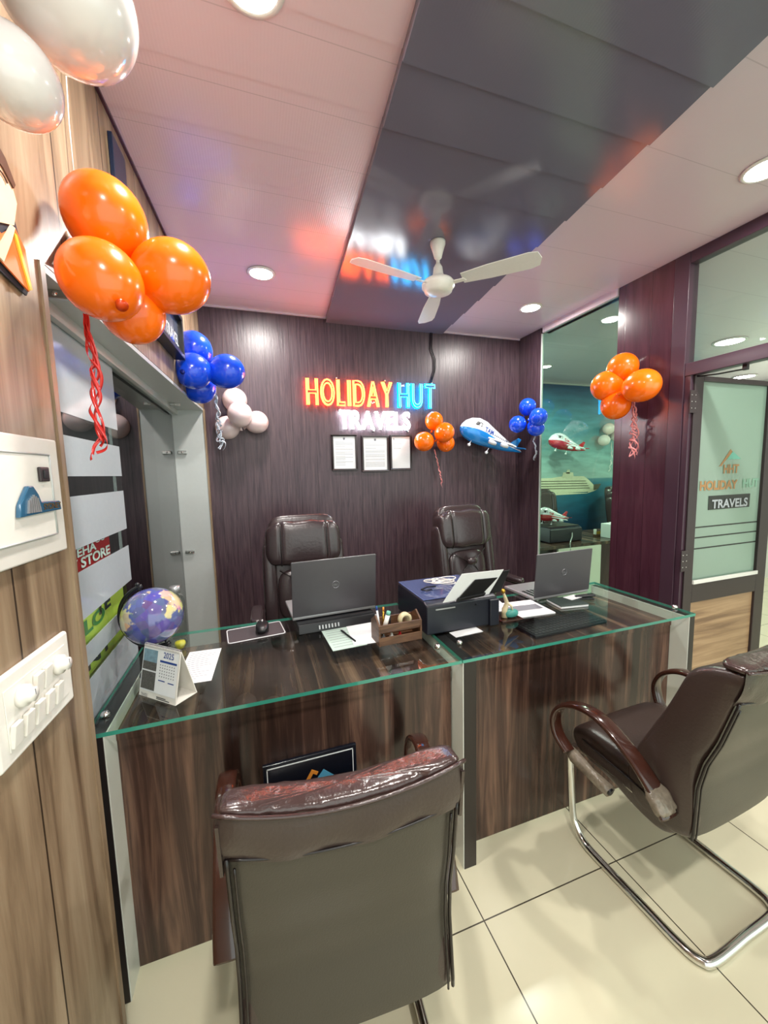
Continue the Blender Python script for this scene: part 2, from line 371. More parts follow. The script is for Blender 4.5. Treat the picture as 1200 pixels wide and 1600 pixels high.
def glyph(ch, fill=True, offset=0.0):
    """returns (verts, faces, edges) of one text body laid out by the built-in font"""
    key = (ch, fill, offset)
    if key in _fc: return _fc[key]
    cu = bpy.data.curves.new('t', 'FONT'); cu.body = ch; cu.size = 1; cu.resolution_u = 4; cu.offset = offset
    cu.fill_mode = 'BOTH' if fill else 'NONE'; cu.dimensions = '2D'
    o = bpy.data.objects.new('t', cu); C.objects.link(o)
    dg = bpy.context.evaluated_depsgraph_get(); me = bpy.data.meshes.new_from_object(o.evaluated_get(dg))
    r = ([v.co.copy() for v in me.vertices], [tuple(p.vertices) for p in me.polygons], [tuple(e.vertices) for e in me.edges])
    bpy.data.objects.remove(o); bpy.data.curves.remove(cu); bpy.data.meshes.remove(me)
    _fc[key] = r; return r
def fit(vs, x0, x1, z0, z1, ref=None):
    R = ref or vs
    a = min(v.x for v in R); b = max(v.x for v in R); c = min(v.y for v in R); d = max(v.y for v in R)
    sx = (x1-x0)/max(b-a, 1e-6); sy = (z1-z0)/max(d-c, 1e-6)
    return [(x0+(v.x-a)*sx, z0+(v.y-c)*sy) for v in vs]
def flat_text(mb, body, o, ux, uz, w, h, mi=0, thick=.001, bold=0.0):
    """filled text in the box w x h, lower-left corner o, along directions ux, uz"""
    vs, fs, es = glyph(body, True, bold)
    o = Vector(o); ux = Vector(ux).normalized(); uz = Vector(uz).normalized(); nn = ux.cross(uz)*thick
    P = [o+ux*a+uz*b for a, b in fit(vs, 0, w, 0, h)]
    mb.add([p+nn for p in P], fs, mi)
def loops(vs, es):
    adj = {}
    for a, b in es: adj.setdefault(a, []).append(b); adj.setdefault(b, []).append(a)
    seen = set(); out = []
    for a in adj:
        if a in seen: continue
        lp = [a]; seen.add(a); cur = a
        while True:
            nx = [q for q in adj[cur] if q not in seen]
            if not nx: break
            cur = nx[0]; seen.add(cur); lp.append(cur)
        out.append(lp)
    return out
def copy_tree(o, parent=None):
    c = o.copy(); C.objects.link(c); c.parent = parent
    if parent is not None: c.matrix_parent_inverse = o.matrix_parent_inverse.copy()
    for ch in list(o.children): copy_tree(ch, c)
    return c

# ------------------------------------------------------------------ room shell
P1a = Vector((-.38, 1.33)); P1b = Vector((-.2945, 2.926)); P1d = (P1b-P1a)/(P1b.y-P1a.y)
def p1x(y): return P1a.x+P1d.x*(y-P1a.y)
def at_p1(px, py):
    d = ray(px, py); k = P1a.x-P1d.x*P1a.y   # x = k + m*y
    t = k/(d[0]-P1d.x*d[1]); return CO+d*t
YB = 2.92; XR = 2.26; P2 = -.475; YE = 1.03
floor = SB('floor', MB().bb(-1.6, 7, -2.2, 4.3, -.05, 0), M['floor'])
HZ = 1.972
def slabp1(mb, y0, y1, z0, z1, t=.07):
    mb.prism([(p1x(y0), y0, z0), (p1x(y1), y1, z0), (p1x(y1)-t, y1, z0), (p1x(y0)-t, y0, z0)], (0, 0, z1-z0))
w = MB(); slabp1(w, -2.2, YE, 0, 2.72, .10); slabp1(w, YE, YB, HZ+.004, 2.72, .10); wall_left = SB('wall_left', w, M['left_wood'])
# corner bead strips of the wood wall end
w = MB(); slabp1(w, YE-.012, YE+.006, 0, HZ, .11); o = w.build('trim_1', M['left_wood']); o.location.x = .004; struct(o)
w = MB(); w.bb(-.60, p1x(2.9)-.004, 2.875, 2.92, 0, HZ); SB('trim_2', w, M['grey_alu'])
w = MB(); w.bb(p1x(2.9)-.004, p1x(2.9)+.006, 2.87, 2.919, 0, HZ); SB('trim_3', w, M['left_wood'])
w = MB(); w.prism([(p1x(YE)-.001, YE, HZ-.012), (p1x(2.9)-.001, 2.9, HZ-.012), (-.60, 2.9, HZ-.012), (-.60, YE, HZ-.012)], (0, 0, .015)); SB('trim_4', w, M['grey_alu'])
w = MB(); w.bb(-.47, -.452, YE, 2.875, HZ-.045, HZ-.012); SB('trim_5', w, M['grey_alu'])
SB('wall_back', MB().bb(-.62, XR, YB, YB+.08, 0, 2.72), M['back_wood'])
# return of the back wall at the cabin opening, a thin trim strip at its edge
w = MB(); w.bb(XR, XR+.02, 2.648, YB+.08, 0, 2.72); SB('wall_return', w, M['back_wood'])
SB('trim_6', MB().bb(XR+.002, XR+.020, 2.640, 2.648, 0, 2.6), M['grey_alu'])
# ceilings: three levels of PVC board
SB('ceiling', MB().bb(-.6, 7, -2.2, 4.3, 2.72, 2.78), M['white'])
def cprism(name, pts, z0, m):
    w = MB(); w.prism([(x, y, z0) for x, y in pts], (0, 0, 2.72-z0)); return SB(name, w, m)
XD0 = lambda y: .438+(.562-.438)*(y-.967)/(2.934-.967)
XD1 = lambda y: 1.335+(1.515-1.335)*(y-.733)/(2.948-.733)
def boards(name, fa, fb, z0, drop, m, sp=.205):
    w = MB(); y = YB
    while y > -2.2:
        y0 = max(y-sp, -2.2)+.0012
        a0, a1_, b0, b1 = fa(y0), fa(y), fb(y0), fb(y)
        vs = [(a0, y0, z0+drop/2), (b0, y0, z0+drop/2), (b1, y, z0-drop/2), (a1_, y, z0-drop/2), (a0, y0, 2.72), (b0, y0, 2.72), (b1, y, 2.72), (a1_, y, 2.72)]
        w.add(vs, [(0, 1, 2, 3), (4, 7, 6, 5), (0, 4, 5, 1), (3, 2, 6, 7), (0, 3, 7, 4), (1, 5, 6, 2)]); y -= sp
    return SB(name, w, m)
boards('ceiling_left', p1x, XD0, 2.66, .004, M['pink'])
boards('ceiling_middle', XD0, XD1, 2.628, .009, M['darkceil'])
cprism('ceiling_right', [(XD1(-2.2), -2.2), (XR+.02, -2.2), (XR+.02, YB), (XD1(YB), YB)], 2.645, M['lilac'])
cprism('ceiling_cabin', [(XR+.02, -2.2), (6.4, -2.2), (6.4, 4.08), (XR+.02, 4.08)], 2.60, M['lilac'])
# thin cornice lines
w = MB(); w.bb(p1x(YB), XD0(YB), YB-.012, YB, 2.648, 2.66); SB('trim_7', w, M['lilac'])
w = MB(); w.bb(XD1(YB), XR, YB-.012, YB, 2.633, 2.645); SB('trim_8', w, M['lilac'])
w = MB(); w.prism([(p1x(-2.2), -2.2, 2.65), (p1x(YB), YB, 2.65), (p1x(YB)+.009, YB, 2.65), (p1x(-2.2)+.009, -2.2, 2.65)], (0, 0, .01)); SB('trim_9', w, M['pillar_wood'])
w = MB(); w.bb(XR-.01, XR+.06, 1.95, 2.62, 2.60, 2.645); SB('trim_10', w, M['lilac'])
# pillar, door frame line on the right
SB('wall_pillar', MB().bb(XR, XR+.16, 1.60, 1.945, 0, 2.645), M['pillar_wood'])
w = MB(); w.bb(XR-.003, XR+.07, 1.522, 1.60, 0, 2.645); w.bb(XR+.004, XR+.07, 1.490, 1.522, 0, 2.02); SB('trim_11', w, M['frame'], bevel=.003)
w = MB(); w.bb(XR, XR+.06, -.4, 1.522, 2.585, 2.645); w.bb(XR, XR+.06, -.4, 1.522, 2.0, 2.068); w.bb(XR, XR+.06, .34, .40, 0, 2.645); SB('trim_12', w, M['frame'], bevel=.003)
SB('window_1', MB().bb(XR+.028, XR+.034, .40, 1.522, 2.068, 2.585), M['glass'])
SB('window_2', MB().bb(XR+.010, XR+.016, 1.945, 2.640, 0, 2.6), M['glass_green'])
SB('window_3', MB().bb(XR+.028, XR+.034, -2.2, .34, 0, 2.585), M['glass'])
# cabin beyond the glass
SB('wall_cabin_back', MB().bb(XR+.06, 6.4, 4.08, 4.16, 0, 2.6), M['mural'])
SB('wall_cabin_side', MB().bb(6.4, 6.46, -2.2, 4.16, 0, 2.6), M['white'])
SB('trim_13', MB().bb(XR+.06, 6.4, 4.065, 4.08, 2.585, 2.6), M['grey_alu'])
# side glazing left: frosted leaf with clear bands, then a smoky leaf
w = MB(); w.bb(P2-.006, P2, YE-.1, 1.70, 0, HZ-.045); SB('window_4', w, M['glass'])
bands = [(0.0, .955), (.995, 1.055), (1.13, 1.265), (1.33, 1.475), (1.53, 1.64), (1.70, 1.93)]
w = MB()
for a, b in bands: w.bb(P2+.0005, P2+.002, YE-.1, 1.70, a, b)
o = w.build('film_band', M['film']); o.name = 'window_film'; struct(o)
SB('window_5', MB().bb(P2-.022, P2-.012, 1.68, 2.875, 0, HZ-.045), M['glass_dark'])
SB('wall_backdrop', MB().bb(-1.62, -1.55, -1.0, 4, 0, 2.7), M['outdark'])  # added dark backdrop, keeps the pale world light from showing behind the glazing
SB('wall_backdrop_end', MB().bb(-1.6, -.62, 2.95, 3.02, 0, 2.7), M['outdark'])  # end piece of the added backdrop

# clips on the glazing edge
clip = []
for i, (px, py) in enumerate([(285, 707), (297, 862), (272, 628), (97, 488)]):
    if i < 2: p = at_y(px, py, 2.868)
    elif i == 2: p = Vector((-.42, 2.6, HZ-.02))
    else: p = Vector((-.415, 1.14, HZ-.02))
    t = thing('glass_clip', ['upper steel clip on the white jamb of the side glazing', 'lower steel clip on the white jamb of the side glazing', 'steel clip at the far end of the glazing soffit', 'steel clip at the near end of the glazing soffit above the orange balloons'][i], 'clip', p)
    w = MB(); w.box((0, 0, 0), (.055, .018, .022)); w.build('clip_plate', M['steel'], t, bevel=.004)
    w = MB(); w.lathe([(.006, -.012), (.006, .0)], (0, 0, 0), 10, mtx=Matrix.Rotation(-PI/2, 3, 'X')); w.build('screw', M['screw'], t)

# signs standing in the street outside
t = thing('shop_board', 'red shop board with white serif letters outside the side glazing', 'sign', (-.500, 1.3, 0))
w = MB(); w.box((0, 0, 1.30), (.008, .56, .10)); w.build('board', M['red'], t)
w = MB(); flat_text(w, 'NEHA', (.005, -.045, 1.296), (0, 1, 0), (0, 0, 1), .20, .026, 0, bold=.03); flat_text(w, 'COPY STORE', (.005, -.20, 1.260), (0, 1, 0), (0, 0, 1), .47, .032, 0, bold=.03); flat_text(w, 'US', (.005, .15, 1.316), (0, 1, 0), (0, 0, 1), .08, .022, 0)
w.build('lettering', M['paper'], t)
t = thing('printing_board', 'lime yellow printing board with green and purple letters outside the side glazing', 'sign', (-.500, 1.3, 0))
w = MB(); w.box((0, 0, 1.04), (.008, .74, .24)); w.build('board', M['yellow'], t)
w = MB(); flat_text(w, 'COLO', (.005, -.19, 1.062), (0, 1, 0), (0, 0, 1), .36, .045, 0, bold=.04); flat_text(w, 'TE', (.005, .10, 1.085), (0, 1, 0), (0, 0, 1), .13, .045, 1, bold=.04); flat_text(w, 'PRINT', (.005, -.20, .955), (0, 1, 0), (0, 0, 1), .40, .036, 1, bold=.03)
w.build('lettering', [M['green'], M['inkdark']], t)

# ------------------------------------------------------------------ downlights
dl = [(at_z(408, 426, 2.66), 'round ceiling downlight in the pink boards near the back wall', .062),
      (at_z(392, -34, 2.66), 'round ceiling downlight in the pink boards at the top of the view', .062),
      (at_z(829, 480, 2.645), 'round ceiling downlight in the lilac strip near the back wall', .062),
      (at_z(1197, 262, 2.645), 'round ceiling downlight in the lilac strip above the cabin door', .062),
      (Vector((.05, -.3, 2.66)), 'added fill downlight in the pink boards, out of view behind the camera', .062),  # fill lamp added out of view to brighten the room
      (Vector((1.88, -.2, 2.645)), 'added fill downlight in the lilac strip, out of view behind the camera', .062),  # second added fill lamp, also out of view
      (at_z(853, 572, 2.60), 'small cabin ceiling light seen at the edge of the back wall', .05),
      (at_z(1140, 533, 2.60), 'cabin ceiling light seen through the glass over the door', .10),
      (at_z(1163, 588, 2.60), 'cabin ceiling light seen under the transom bar', .10)]
PW = [9, 9, 9, 9, 11, 11, 12, 10, 8]
for (p, lab, r), pw in zip(dl, PW):
    t = thing('downlight', lab, 'ceiling light', p)
    w = MB(); w.lathe([(r, -.001), (r*1.22, -.001), (r*1.25, -.006), (r*1.05, -.010), (r*.98, -.006)], n=32); w.build('trim_ring', M['white'], t)
    w = MB(); w.lathe([(.001, -.0035), (r, -.0035), (r*.99, -.008), (.001, -.008)], n=32); w.build('diffuser', M['diffuser'], t)
    area('downlight_lamp', (p.x, p.y, p.z-.014), pw, r*1.8, (1, .96, .9) if p.x < 2.3 else (.88, 1, .80))

# ------------------------------------------------------------------ ceiling fan
fp = at_z(684, 378, 2.628)
fan = thing('ceiling_fan', 'white three-blade ceiling fan hanging from the dark ceiling strip', 'ceiling fan', (fp.x, fp.y, 2.628))
MB().lathe([(.001, 0), (.045, 0), (.045, -.012), (.030, -.05), (.022, -.075), (.012, -.085)], n=24).build('canopy_cup', M['cream'], fan)
MB().lathe([(.011, -.07), (.011, -.15)], n=12).build('down_rod', M['cream'], fan)
MB().lathe([(.012, -.10), (.026, -.12), (.032, -.155), (.05, -.17), (.085, -.185), (.098, -.20), (.098, -.213), (.088, -.222), (.082, -.236), (.05, -.246), (.02, -.249), (.001, -.249)], n=36).build('motor', M['cream'], fan)
fb = at_z(835, 385, 2.43); fa0 = -47
fan.scale = (.82, .82, .98)
for k, a in enumerate((fa0, fa0+120, fa0+240)):
    ar = math.radians(a); R = Matrix.Rotation(ar, 3, 'Z') @ Matrix.Rotation(math.radians(-10), 3, 'X')
    w = MB(); vs = [(.10, -.014), (.16, -.012), (.17, .012), (.10, .014)]
    w.prism([R @ Vector((x, y, 0))+Vector((0, 0, -.21)) for x, y in vs], (0, 0, .004)); br = w.build('blade_bracket', M['cream'], fan, bevel=.001)
    w = MB(); prof = [(.15, -.048), (.30, -.060), (.52, -.062), (.565, -.05), (.58, 0), (.565, .05), (.52, .062), (.30, .052), (.15, .035)]
    w.prism([R @ Vector((x, y, 0))+Vector((0, 0, -.205)) for x, y in prof], (0, 0, .003)); w.build('blade', M['white'], fan)

# ------------------------------------------------------------------ neon sign
sg = thing('neon_sign', 'lit neon sign reading HOLIDAY HUT TRAVELS on the dark back wall', 'sign', (0, 0, 0))
w = MB(); w.bb(.37, 1.45, 2.893, 2.898, 2.005, 2.235); w.bb(.60, 1.22, 2.893, 2.898, 1.825, 2.005); w.build('acrylic_backing', M['acrylic'], sg)
def neon(word, x0, x1, z0, z1, min_, mout, rin, rout, off, gap=.012, bold=.0):
    ws = []
    for ch in word:
        vs, fs, es = glyph(ch, True); ws.append(max(v.x for v in vs)-min(v.x for v in vs))
    tot = sum(ws); sc = (x1-x0-gap*(len(word)-1))/tot; x = x0
    for ch, wd in zip(word, ws):
        a, b = x, x+wd*sc; x = b+gap
        vs, fs, es = glyph(ch, False, bold)
        inner = MB()
        for lp in loops(vs, es):
            Q = fit([vs[i] for i in lp], a, b, z0, z1, ref=vs)
            if len(Q) > 2: inner.tube([(p, 2.875, q) for p, q in Q], rin, 6, closed=True)
        if not mout:
            fv, ff, fe_ = glyph(ch, True, bold); inner.add([(p, 2.872, q) for p, q in fit(fv, a, b, z0, z1)], ff)
        let = inner.build('letter', min_, sg)
        if mout:
            outer = MB(); cx, cz = (a+b)/2, (z0+z1)/2
            kx = (b-a+2*off)/(b-a); kz = (z1-z0+2*off)/(z1-z0)
            lps = loops(vs, es); lps = sorted(lps, key=lambda l: -len(l))
            ext = max(lps, key=lambda l: max(vs[i].x for i in l)-min(vs[i].x for i in l)+max(vs[i].y for i in l)-min(vs[i].y for i in l))
            for lp in lps:
                Q = fit([vs[i] for i in lp], a, b, z0, z1, ref=vs)
                if lp is ext: Q = [(cx+(p-cx)*kx, cz+(q-cz)*kz) for p, q in Q]
                outer.tube([(p, 2.888, q) for p, q in Q], rout, 6, closed=True)
            outer.build('glow_tube', mout, let)  # outer tube stands in for the halo of light round the letter
neon('HOLIDAY', .40, 1.05, 2.028, 2.208, M['neon_yellow'], M['halo_red'], .0024, .0055, .004, .030, .03)
neon('HUT', 1.11, 1.42, 2.028, 2.208, M['neon_teal'], M['halo_blue'], .0024, .0055, .004, .030, .03)
neon('TRAVELS', .63, 1.195, 1.852, 1.986, M['neon_white'], None, .0058, 0, 0, .012, .03)
for (x, z) in ((.62, 2.225), (1.0, 2.225), (1.40, 2.225), (.64, 1.995), (1.19, 1.84), (.9, 1.84)):
    w = MB(); w.lathe([(.006, 0), (.006, .035)], (x, 2.918, z), 8, mtx=Matrix.Rotation(PI/2, 3, 'X')); w.build('standoff', M['steel'], sg)
w = MB()
for dx in (0, .014): w.tube([(1.405+dx, 2.912, 2.625), (1.40+dx, 2.912, 2.50), (1.432+dx, 2.912, 2.42), (1.428+dx, 2.912, 2.33), (1.40+dx*.3, 2.905, 2.235)], .0035, 6)
tag(w.build('power_cable', M['black']), 'thin black cable running down from the ceiling to the neon sign', 'cable')

# ------------------------------------------------------------------ certificates
def cert(x0, x1, z0, z1, lab, kind):
    t = thing('framed_certificate', lab, 'picture frame', ((x0+x1)/2, YB, (z0+z1)/2), 0, 'framed certificates under the neon sign')
    a, b = (x1-x0)/2, (z1-z0)/2; fw = .014
    w = MB(); w.bb(-a, a, -.018, -.001, b-fw, b); w.bb(-a, a, -.018, -.001, -b, -b+fw); w.bb(-a, -a+fw, -.018, -.001, -b+fw, b-fw); w.bb(a-fw, a, -.018, -.001, -b+fw, b-fw)
    w.build('frame', M['frame_dark'], t, bevel=.002)
    w = MB(); w.bb(-a+fw, a-fw, -.008, -.004, -b+fw, b-fw)
    X = a-fw-.016; rnd = random.Random(kind)
    z = b-fw-.045
    if kind != 2:
        w.bb(-.008, .008, -.0085, -.008, b-fw-.028, b-fw-.010, 1)
        while z > -b+fw+.02:
            L = X*(.98 if rnd.random() > .3 else .55); w.bb(-X, -X+2*L, -.0085, -.008, z, z+.0022, 1)
            z -= .0085 if rnd.random() > .25 else .016
    else:
        for i in range(5): w.bb(-X, -X+.02+.05*rnd.random(), -.0085, -.008, z, z+.002, 1); z -= .012
        w.bb(-X, -X+.006, -.0085, -.008, b-fw-.03, b-fw-.012, 1)
    w.build('document', [M['paper'], M['ink']], t)
cert(.568, .766, 1.540, 1.815, 'left dark-framed certificate with a centred crest under the neon sign', 1)
cert(.804, 1.026, 1.526, 1.808, 'middle dark-framed certificate with dense printed lines under the neon sign', 3)
cert(1.038, 1.222, 1.535, 1.814, 'right dark-framed certificate, nearly blank, beside the orange balloons', 2)

# ------------------------------------------------------------------ balloons
def balloon(p, r, m, lab, group, knotdir=(0, 0, -1), km=None, el=1.12):
    t = thing('balloon', lab, 'balloon', p, 0, group)
    q = Vector(knotdir).normalized(); R = Vector((0, 0, -1)).rotation_difference(q).to_matrix()
    prof = []
    for i in range(25):
        a = PI*i/24; z = math.cos(a)*r*el; rr = math.sin(a)*r*(1.0-.10*(1-math.cos(a))/2)
        prof.append((max(rr, .0008), z))
    MB().lathe(prof, n=40, mtx=R).build('latex_body', m, t)
    k = MB(); k.lathe([(.0008, -r*el+.002), (.006, -r*el-.004), (.009, -r*el-.010), (.005, -r*el-.013), (.012, -r*el-.020), (.0008, -r*el-.020)], n=14, mtx=R); k.build('knot', km or m, t)
    return t
def ribbon(name, pts, m, lab, n=3, amp=.015, freq=6, wd=.0035, seed=0, tail=.3, cat='ribbon'):
    """n curled strips from a point down along pts; the curls widen towards the tail"""
    rnd = random.Random(seed); P = [Vector(p) for p in pts]; w = MB()
    for s in range(n):
        ph = rnd.random()*6.28; fr = freq*(.8+.5*rnd.random()); out = []; K = 90; ln = 1-tail*rnd.random()*.5
        for i in range(K+1):
            u = i/K*ln*(len(P)-1); j = min(int(u), len(P)-2); b = P[j].lerp(P[j+1], u-j)
            q = i/K; am = amp*(.25+1.1*q)*(.6+.8*rnd.random()*.0+.3*math.sin(3*q+ph))
            out.append(b+Vector((math.cos(ph+fr*2*PI*q)*am, math.sin(ph+fr*2*PI*q)*am*.7, math.sin(ph*2+fr*2*PI*q*1.3)*am*.5)))
        vs = []; fs = []
        for i, p in enumerate(out):
            tg = (out[min(i+1, K)]-out[max(i-1, 0)]).normalized(); tw = ph+q*0+i*.12
            sd = tg.cross(Vector((math.cos(tw), math.sin(tw), .2))).normalized()*wd
            nn = tg.cross(sd).normalized()*.0003
            vs += [p-sd-nn, p+sd-nn, p+sd+nn, p-sd+nn]
            if i: a = 4*(i-1); fs += [(a+k, a+(k+1) % 4, a+4+(k+1) % 4, a+4+k) for k in range(4)]
        w.add(vs, fs, 0, True)
    return tag(w.build(name, m), lab, cat)
# near orange cluster on the wood wall
G = 'large orange balloons on the wood wall'
balloon(at_d(167, 347, .885), .088, M['orange'], 'top balloon of the large orange cluster on the wood wall', G, (.1, .5, -.8), el=1.06)
balloon(at_d(160, 440, .80), .080, M['orange'], 'front-left balloon of the large orange cluster, with its dark nozzle towards the room', G, (.42, -.55, -.60), M['deep_orange'], el=1.04)
balloon(at_d(267, 434, .93), .085, M['orange'], 'right balloon of the large orange cluster on the wood wall', G, (-.8, .1, -.3), el=1.06)
balloon(at_d(208, 483, .93), .074, M['orange'], 'lowest balloon of the large orange cluster, half hidden behind the others', G, (.0, .3, .8))
q0 = at_d(134, 490, .86); q1 = at_d(145, 560, .87); q2 = at_d(150, 610, .88); q3 = at_d(157, 680, .88); q4 = at_d(150, 718, .88)
ribbon('curly_ribbon', [q0, q1, q2, q3, q4], M['red_ribbon'], 'long curly red ribbon hanging under the large orange balloons', 5, .020, 2.2, .0034, 3)
# white pair at the top left
G = 'white balloons at the top of the wood wall'
balloon(at_d(104, -2, .64), .102, M['wlatex'], 'large white balloon nearest the ceiling at the wood wall', G, (-.6, .4, .5), el=1.04)
balloon(at_d(18, 118, .60), .066, M['wlatex'], 'smaller white balloon under the large white one on the wood wall', G, (-.4, .3, .8), el=1.04)
w = MB(); w.tube([at_p1(92, 90)+Vector((.012, 0, 0)), at_p1(100, 190)+Vector((.010, 0, 0)), at_p1(108, 290)+Vector((.012, 0, 0))], .0014, 6)
tag(w.build('balloon_string', M['string']), 'thin white string on the wood wall between the white and orange balloons', 'string')
# paper scrap behind the orange balloons
w = MB(); a = at_p1(77, 412); b = at_p1(108, 362); c = at_p1(124, 392); d = at_p1(98, 420); e = Vector((.004, 0, 0))
w.prism([a+e, b+e, c+Vector((.012, 0, 0)), d+Vector((.010, 0, 0))], (.002, 0, 0)); tag(w.build('paper_scrap', M['paper']), 'curled white paper scrap behind the large orange balloons', 'paper')
# blue cluster left
G = 'blue balloons at the far end of the side wall'
balloon(at_d(304, 548, 2.14), .100, M['blue'], 'top balloon of the left blue cluster', G, (.2, .6, -.6), el=1.05)
balloon(at_d(301, 580, 1.98), .095, M['blue'], 'front balloon of the left blue cluster, dark nozzle showing', G, (-.25, -.85, -.25), M['deep_blue'], el=1.05)
balloon(at_d(353, 581, 2.08), .094, M['blue'], 'right balloon of the left blue cluster', G, (-.8, .1, -.2), el=1.05)
balloon(at_d(312, 604, 2.16), .090, M['blue'], 'lowest balloon of the left blue cluster, partly hidden', G, (0, .3, .8), el=1.05)
ribbon('curly_ribbon', [at_d(334, 600, 2.2), at_d(340, 640, 2.25), at_d(342, 670, 2.3), at_d(349, 714, 2.3)], M['silver_ribbon'], 'silver blue curly ribbon under the left blue balloons', 4, .02, 5, .0045, 5)
# white cluster on back wall
G = 'white balloons on the back wall'
for (px, py, dd, r, lab, kd) in ((367, 626, 2.66, .086, 'top balloon of the small white cluster on the back wall', (0, .5, -.7)), (375, 648, 2.56, .084, 'front balloon of the small white cluster on the back wall', (0, .3, -.9)),
                              (401, 660, 2.66, .080, 'right balloon of the small white cluster on the back wall', (-.7, .3, -.3)), (356, 668, 2.66, .084, 'lower left balloon of the small white cluster, tucked behind', (.6, .5, .3))):
    balloon(at_d(px, py, dd), r, M['pinklatex'], lab, G, kd, el=1.0)
ribbon('curly_ribbon', [at_d(375, 668, 2.72), at_d(370, 700, 2.74), at_d(366, 722, 2.74), at_d(362, 742, 2.72)], M['silver_ribbon'], 'pale curly ribbon under the small white balloons on the back wall', 4, .02, 4, .0045, 8)
# orange cluster by the sign
G = 'small orange balloons beside the neon sign'
for (px, py, Y, r, lab, kd) in ((678, 658, 2.80, .074, 'top balloon of the small orange cluster beside the sign', (0, .4, -.7)), (694, 676, 2.74, .080, 'right front balloon of the small orange cluster beside the sign', (-.4, .5, -.5)),
                              (663, 690, 2.78, .080, 'left balloon of the small orange cluster beside the sign', (.7, .3, 0)), (696, 692, 2.82, .074, 'lowest balloon of the small orange cluster beside the sign', (-.3, .3, .5))):
    balloon(at_y(px, py, Y), r, M['orange'], lab, G, kd, el=1.0)
ribbon('curly_ribbon', [at_y(679, 702, 2.84), at_y(683, 720, 2.86), at_y(688, 740, 2.86), at_y(691, 762, 2.86)], M['pink_ribbon'], 'pink curly ribbon under the small orange balloons on the back wall', 2, .012, 7, .004, 12)
# blue cluster right
G = 'blue balloons at the right end of the back wall'
for (px, py, Y, r, lab, kd) in ((824, 636, 2.70, .072, 'top balloon of the right blue cluster', (0, .4, -.7)), (841, 652, -2.15, .072, 'right front balloon of the right blue cluster', (-.3, .3, -.8)),
                              (809, 663, 2.68, .072, 'left balloon of the right blue cluster', (.7, .3, 0)), (837, 668, -2.17, .070, 'lowest balloon of the right blue cluster, behind the others', (-.3, .3, .5))):
    balloon(at_y(px, py, Y) if Y > 0 else at_x(px, py, -Y), r, M['blue'], lab, G, kd, el=1.0)
ribbon('curly_ribbon', [at_x(838, 668, 2.19), at_x(834, 690, 2.2), at_x(838, 705, 2.2), at_x(833, 724, 2.2)], M['silver_ribbon'], 'silver blue curly ribbon under the right blue balloons', 3, .016, 3, .004, 21)
# orange cluster on the pillar
G = 'orange balloons on the purple pillar'
for (px, py, X, r, lab, kd) in ((972, 577, 2.15, .090, 'top balloon of the orange cluster on the purple pillar', (0, .4, -.7)), (950, 603, 2.10, .094, 'left balloon of the orange cluster on the purple pillar', (.7, -.1, 0)),
                              (1002, 603, 2.10, .094, 'right balloon of the orange cluster on the purple pillar', (-.3, .8, -.2)), (962, 632, 2.13, .088, 'lowest balloon of the orange cluster on the purple pillar', (.3, .3, .6))):
    balloon(at_x(px, py, X), r, M['orange'], lab, G, kd, el=1.05)
ribbon('curly_ribbon', [at_x(991, 625, 2.17), at_x(990, 655, 2.19), at_x(992, 680, 2.2), at_x(986, 718, 2.2)], M['pink_ribbon'], 'pink metallic ribbon tangle under the pillar balloons', 5, .034, 2.6, .0045, 31)
# white cluster in the cabin
G = 'white balloons on the sea mural'
for (px, py, lab, kd) in ((951, 670, 'top balloon of the white cluster on the sea mural', (.3, .4, -.7)), (944, 688, 'lower left balloon of the white cluster on the sea mural', (.7, .3, 0)), (964, 681, 'right balloon of the white cluster on the sea mural', (-.5, .3, -.3))):
    balloon(at_y(px, py, 3.98), .078, M['wlatex'], lab, G, kd, el=1.0)
ribbon('curly_ribbon', [at_y(955, 690, 4.04), at_y(956, 715, 4.04), at_y(952, 737, 4.04)], M['string'], 'pale ribbon under the white balloons on the sea mural', 2, .012, 4, .004, 40)

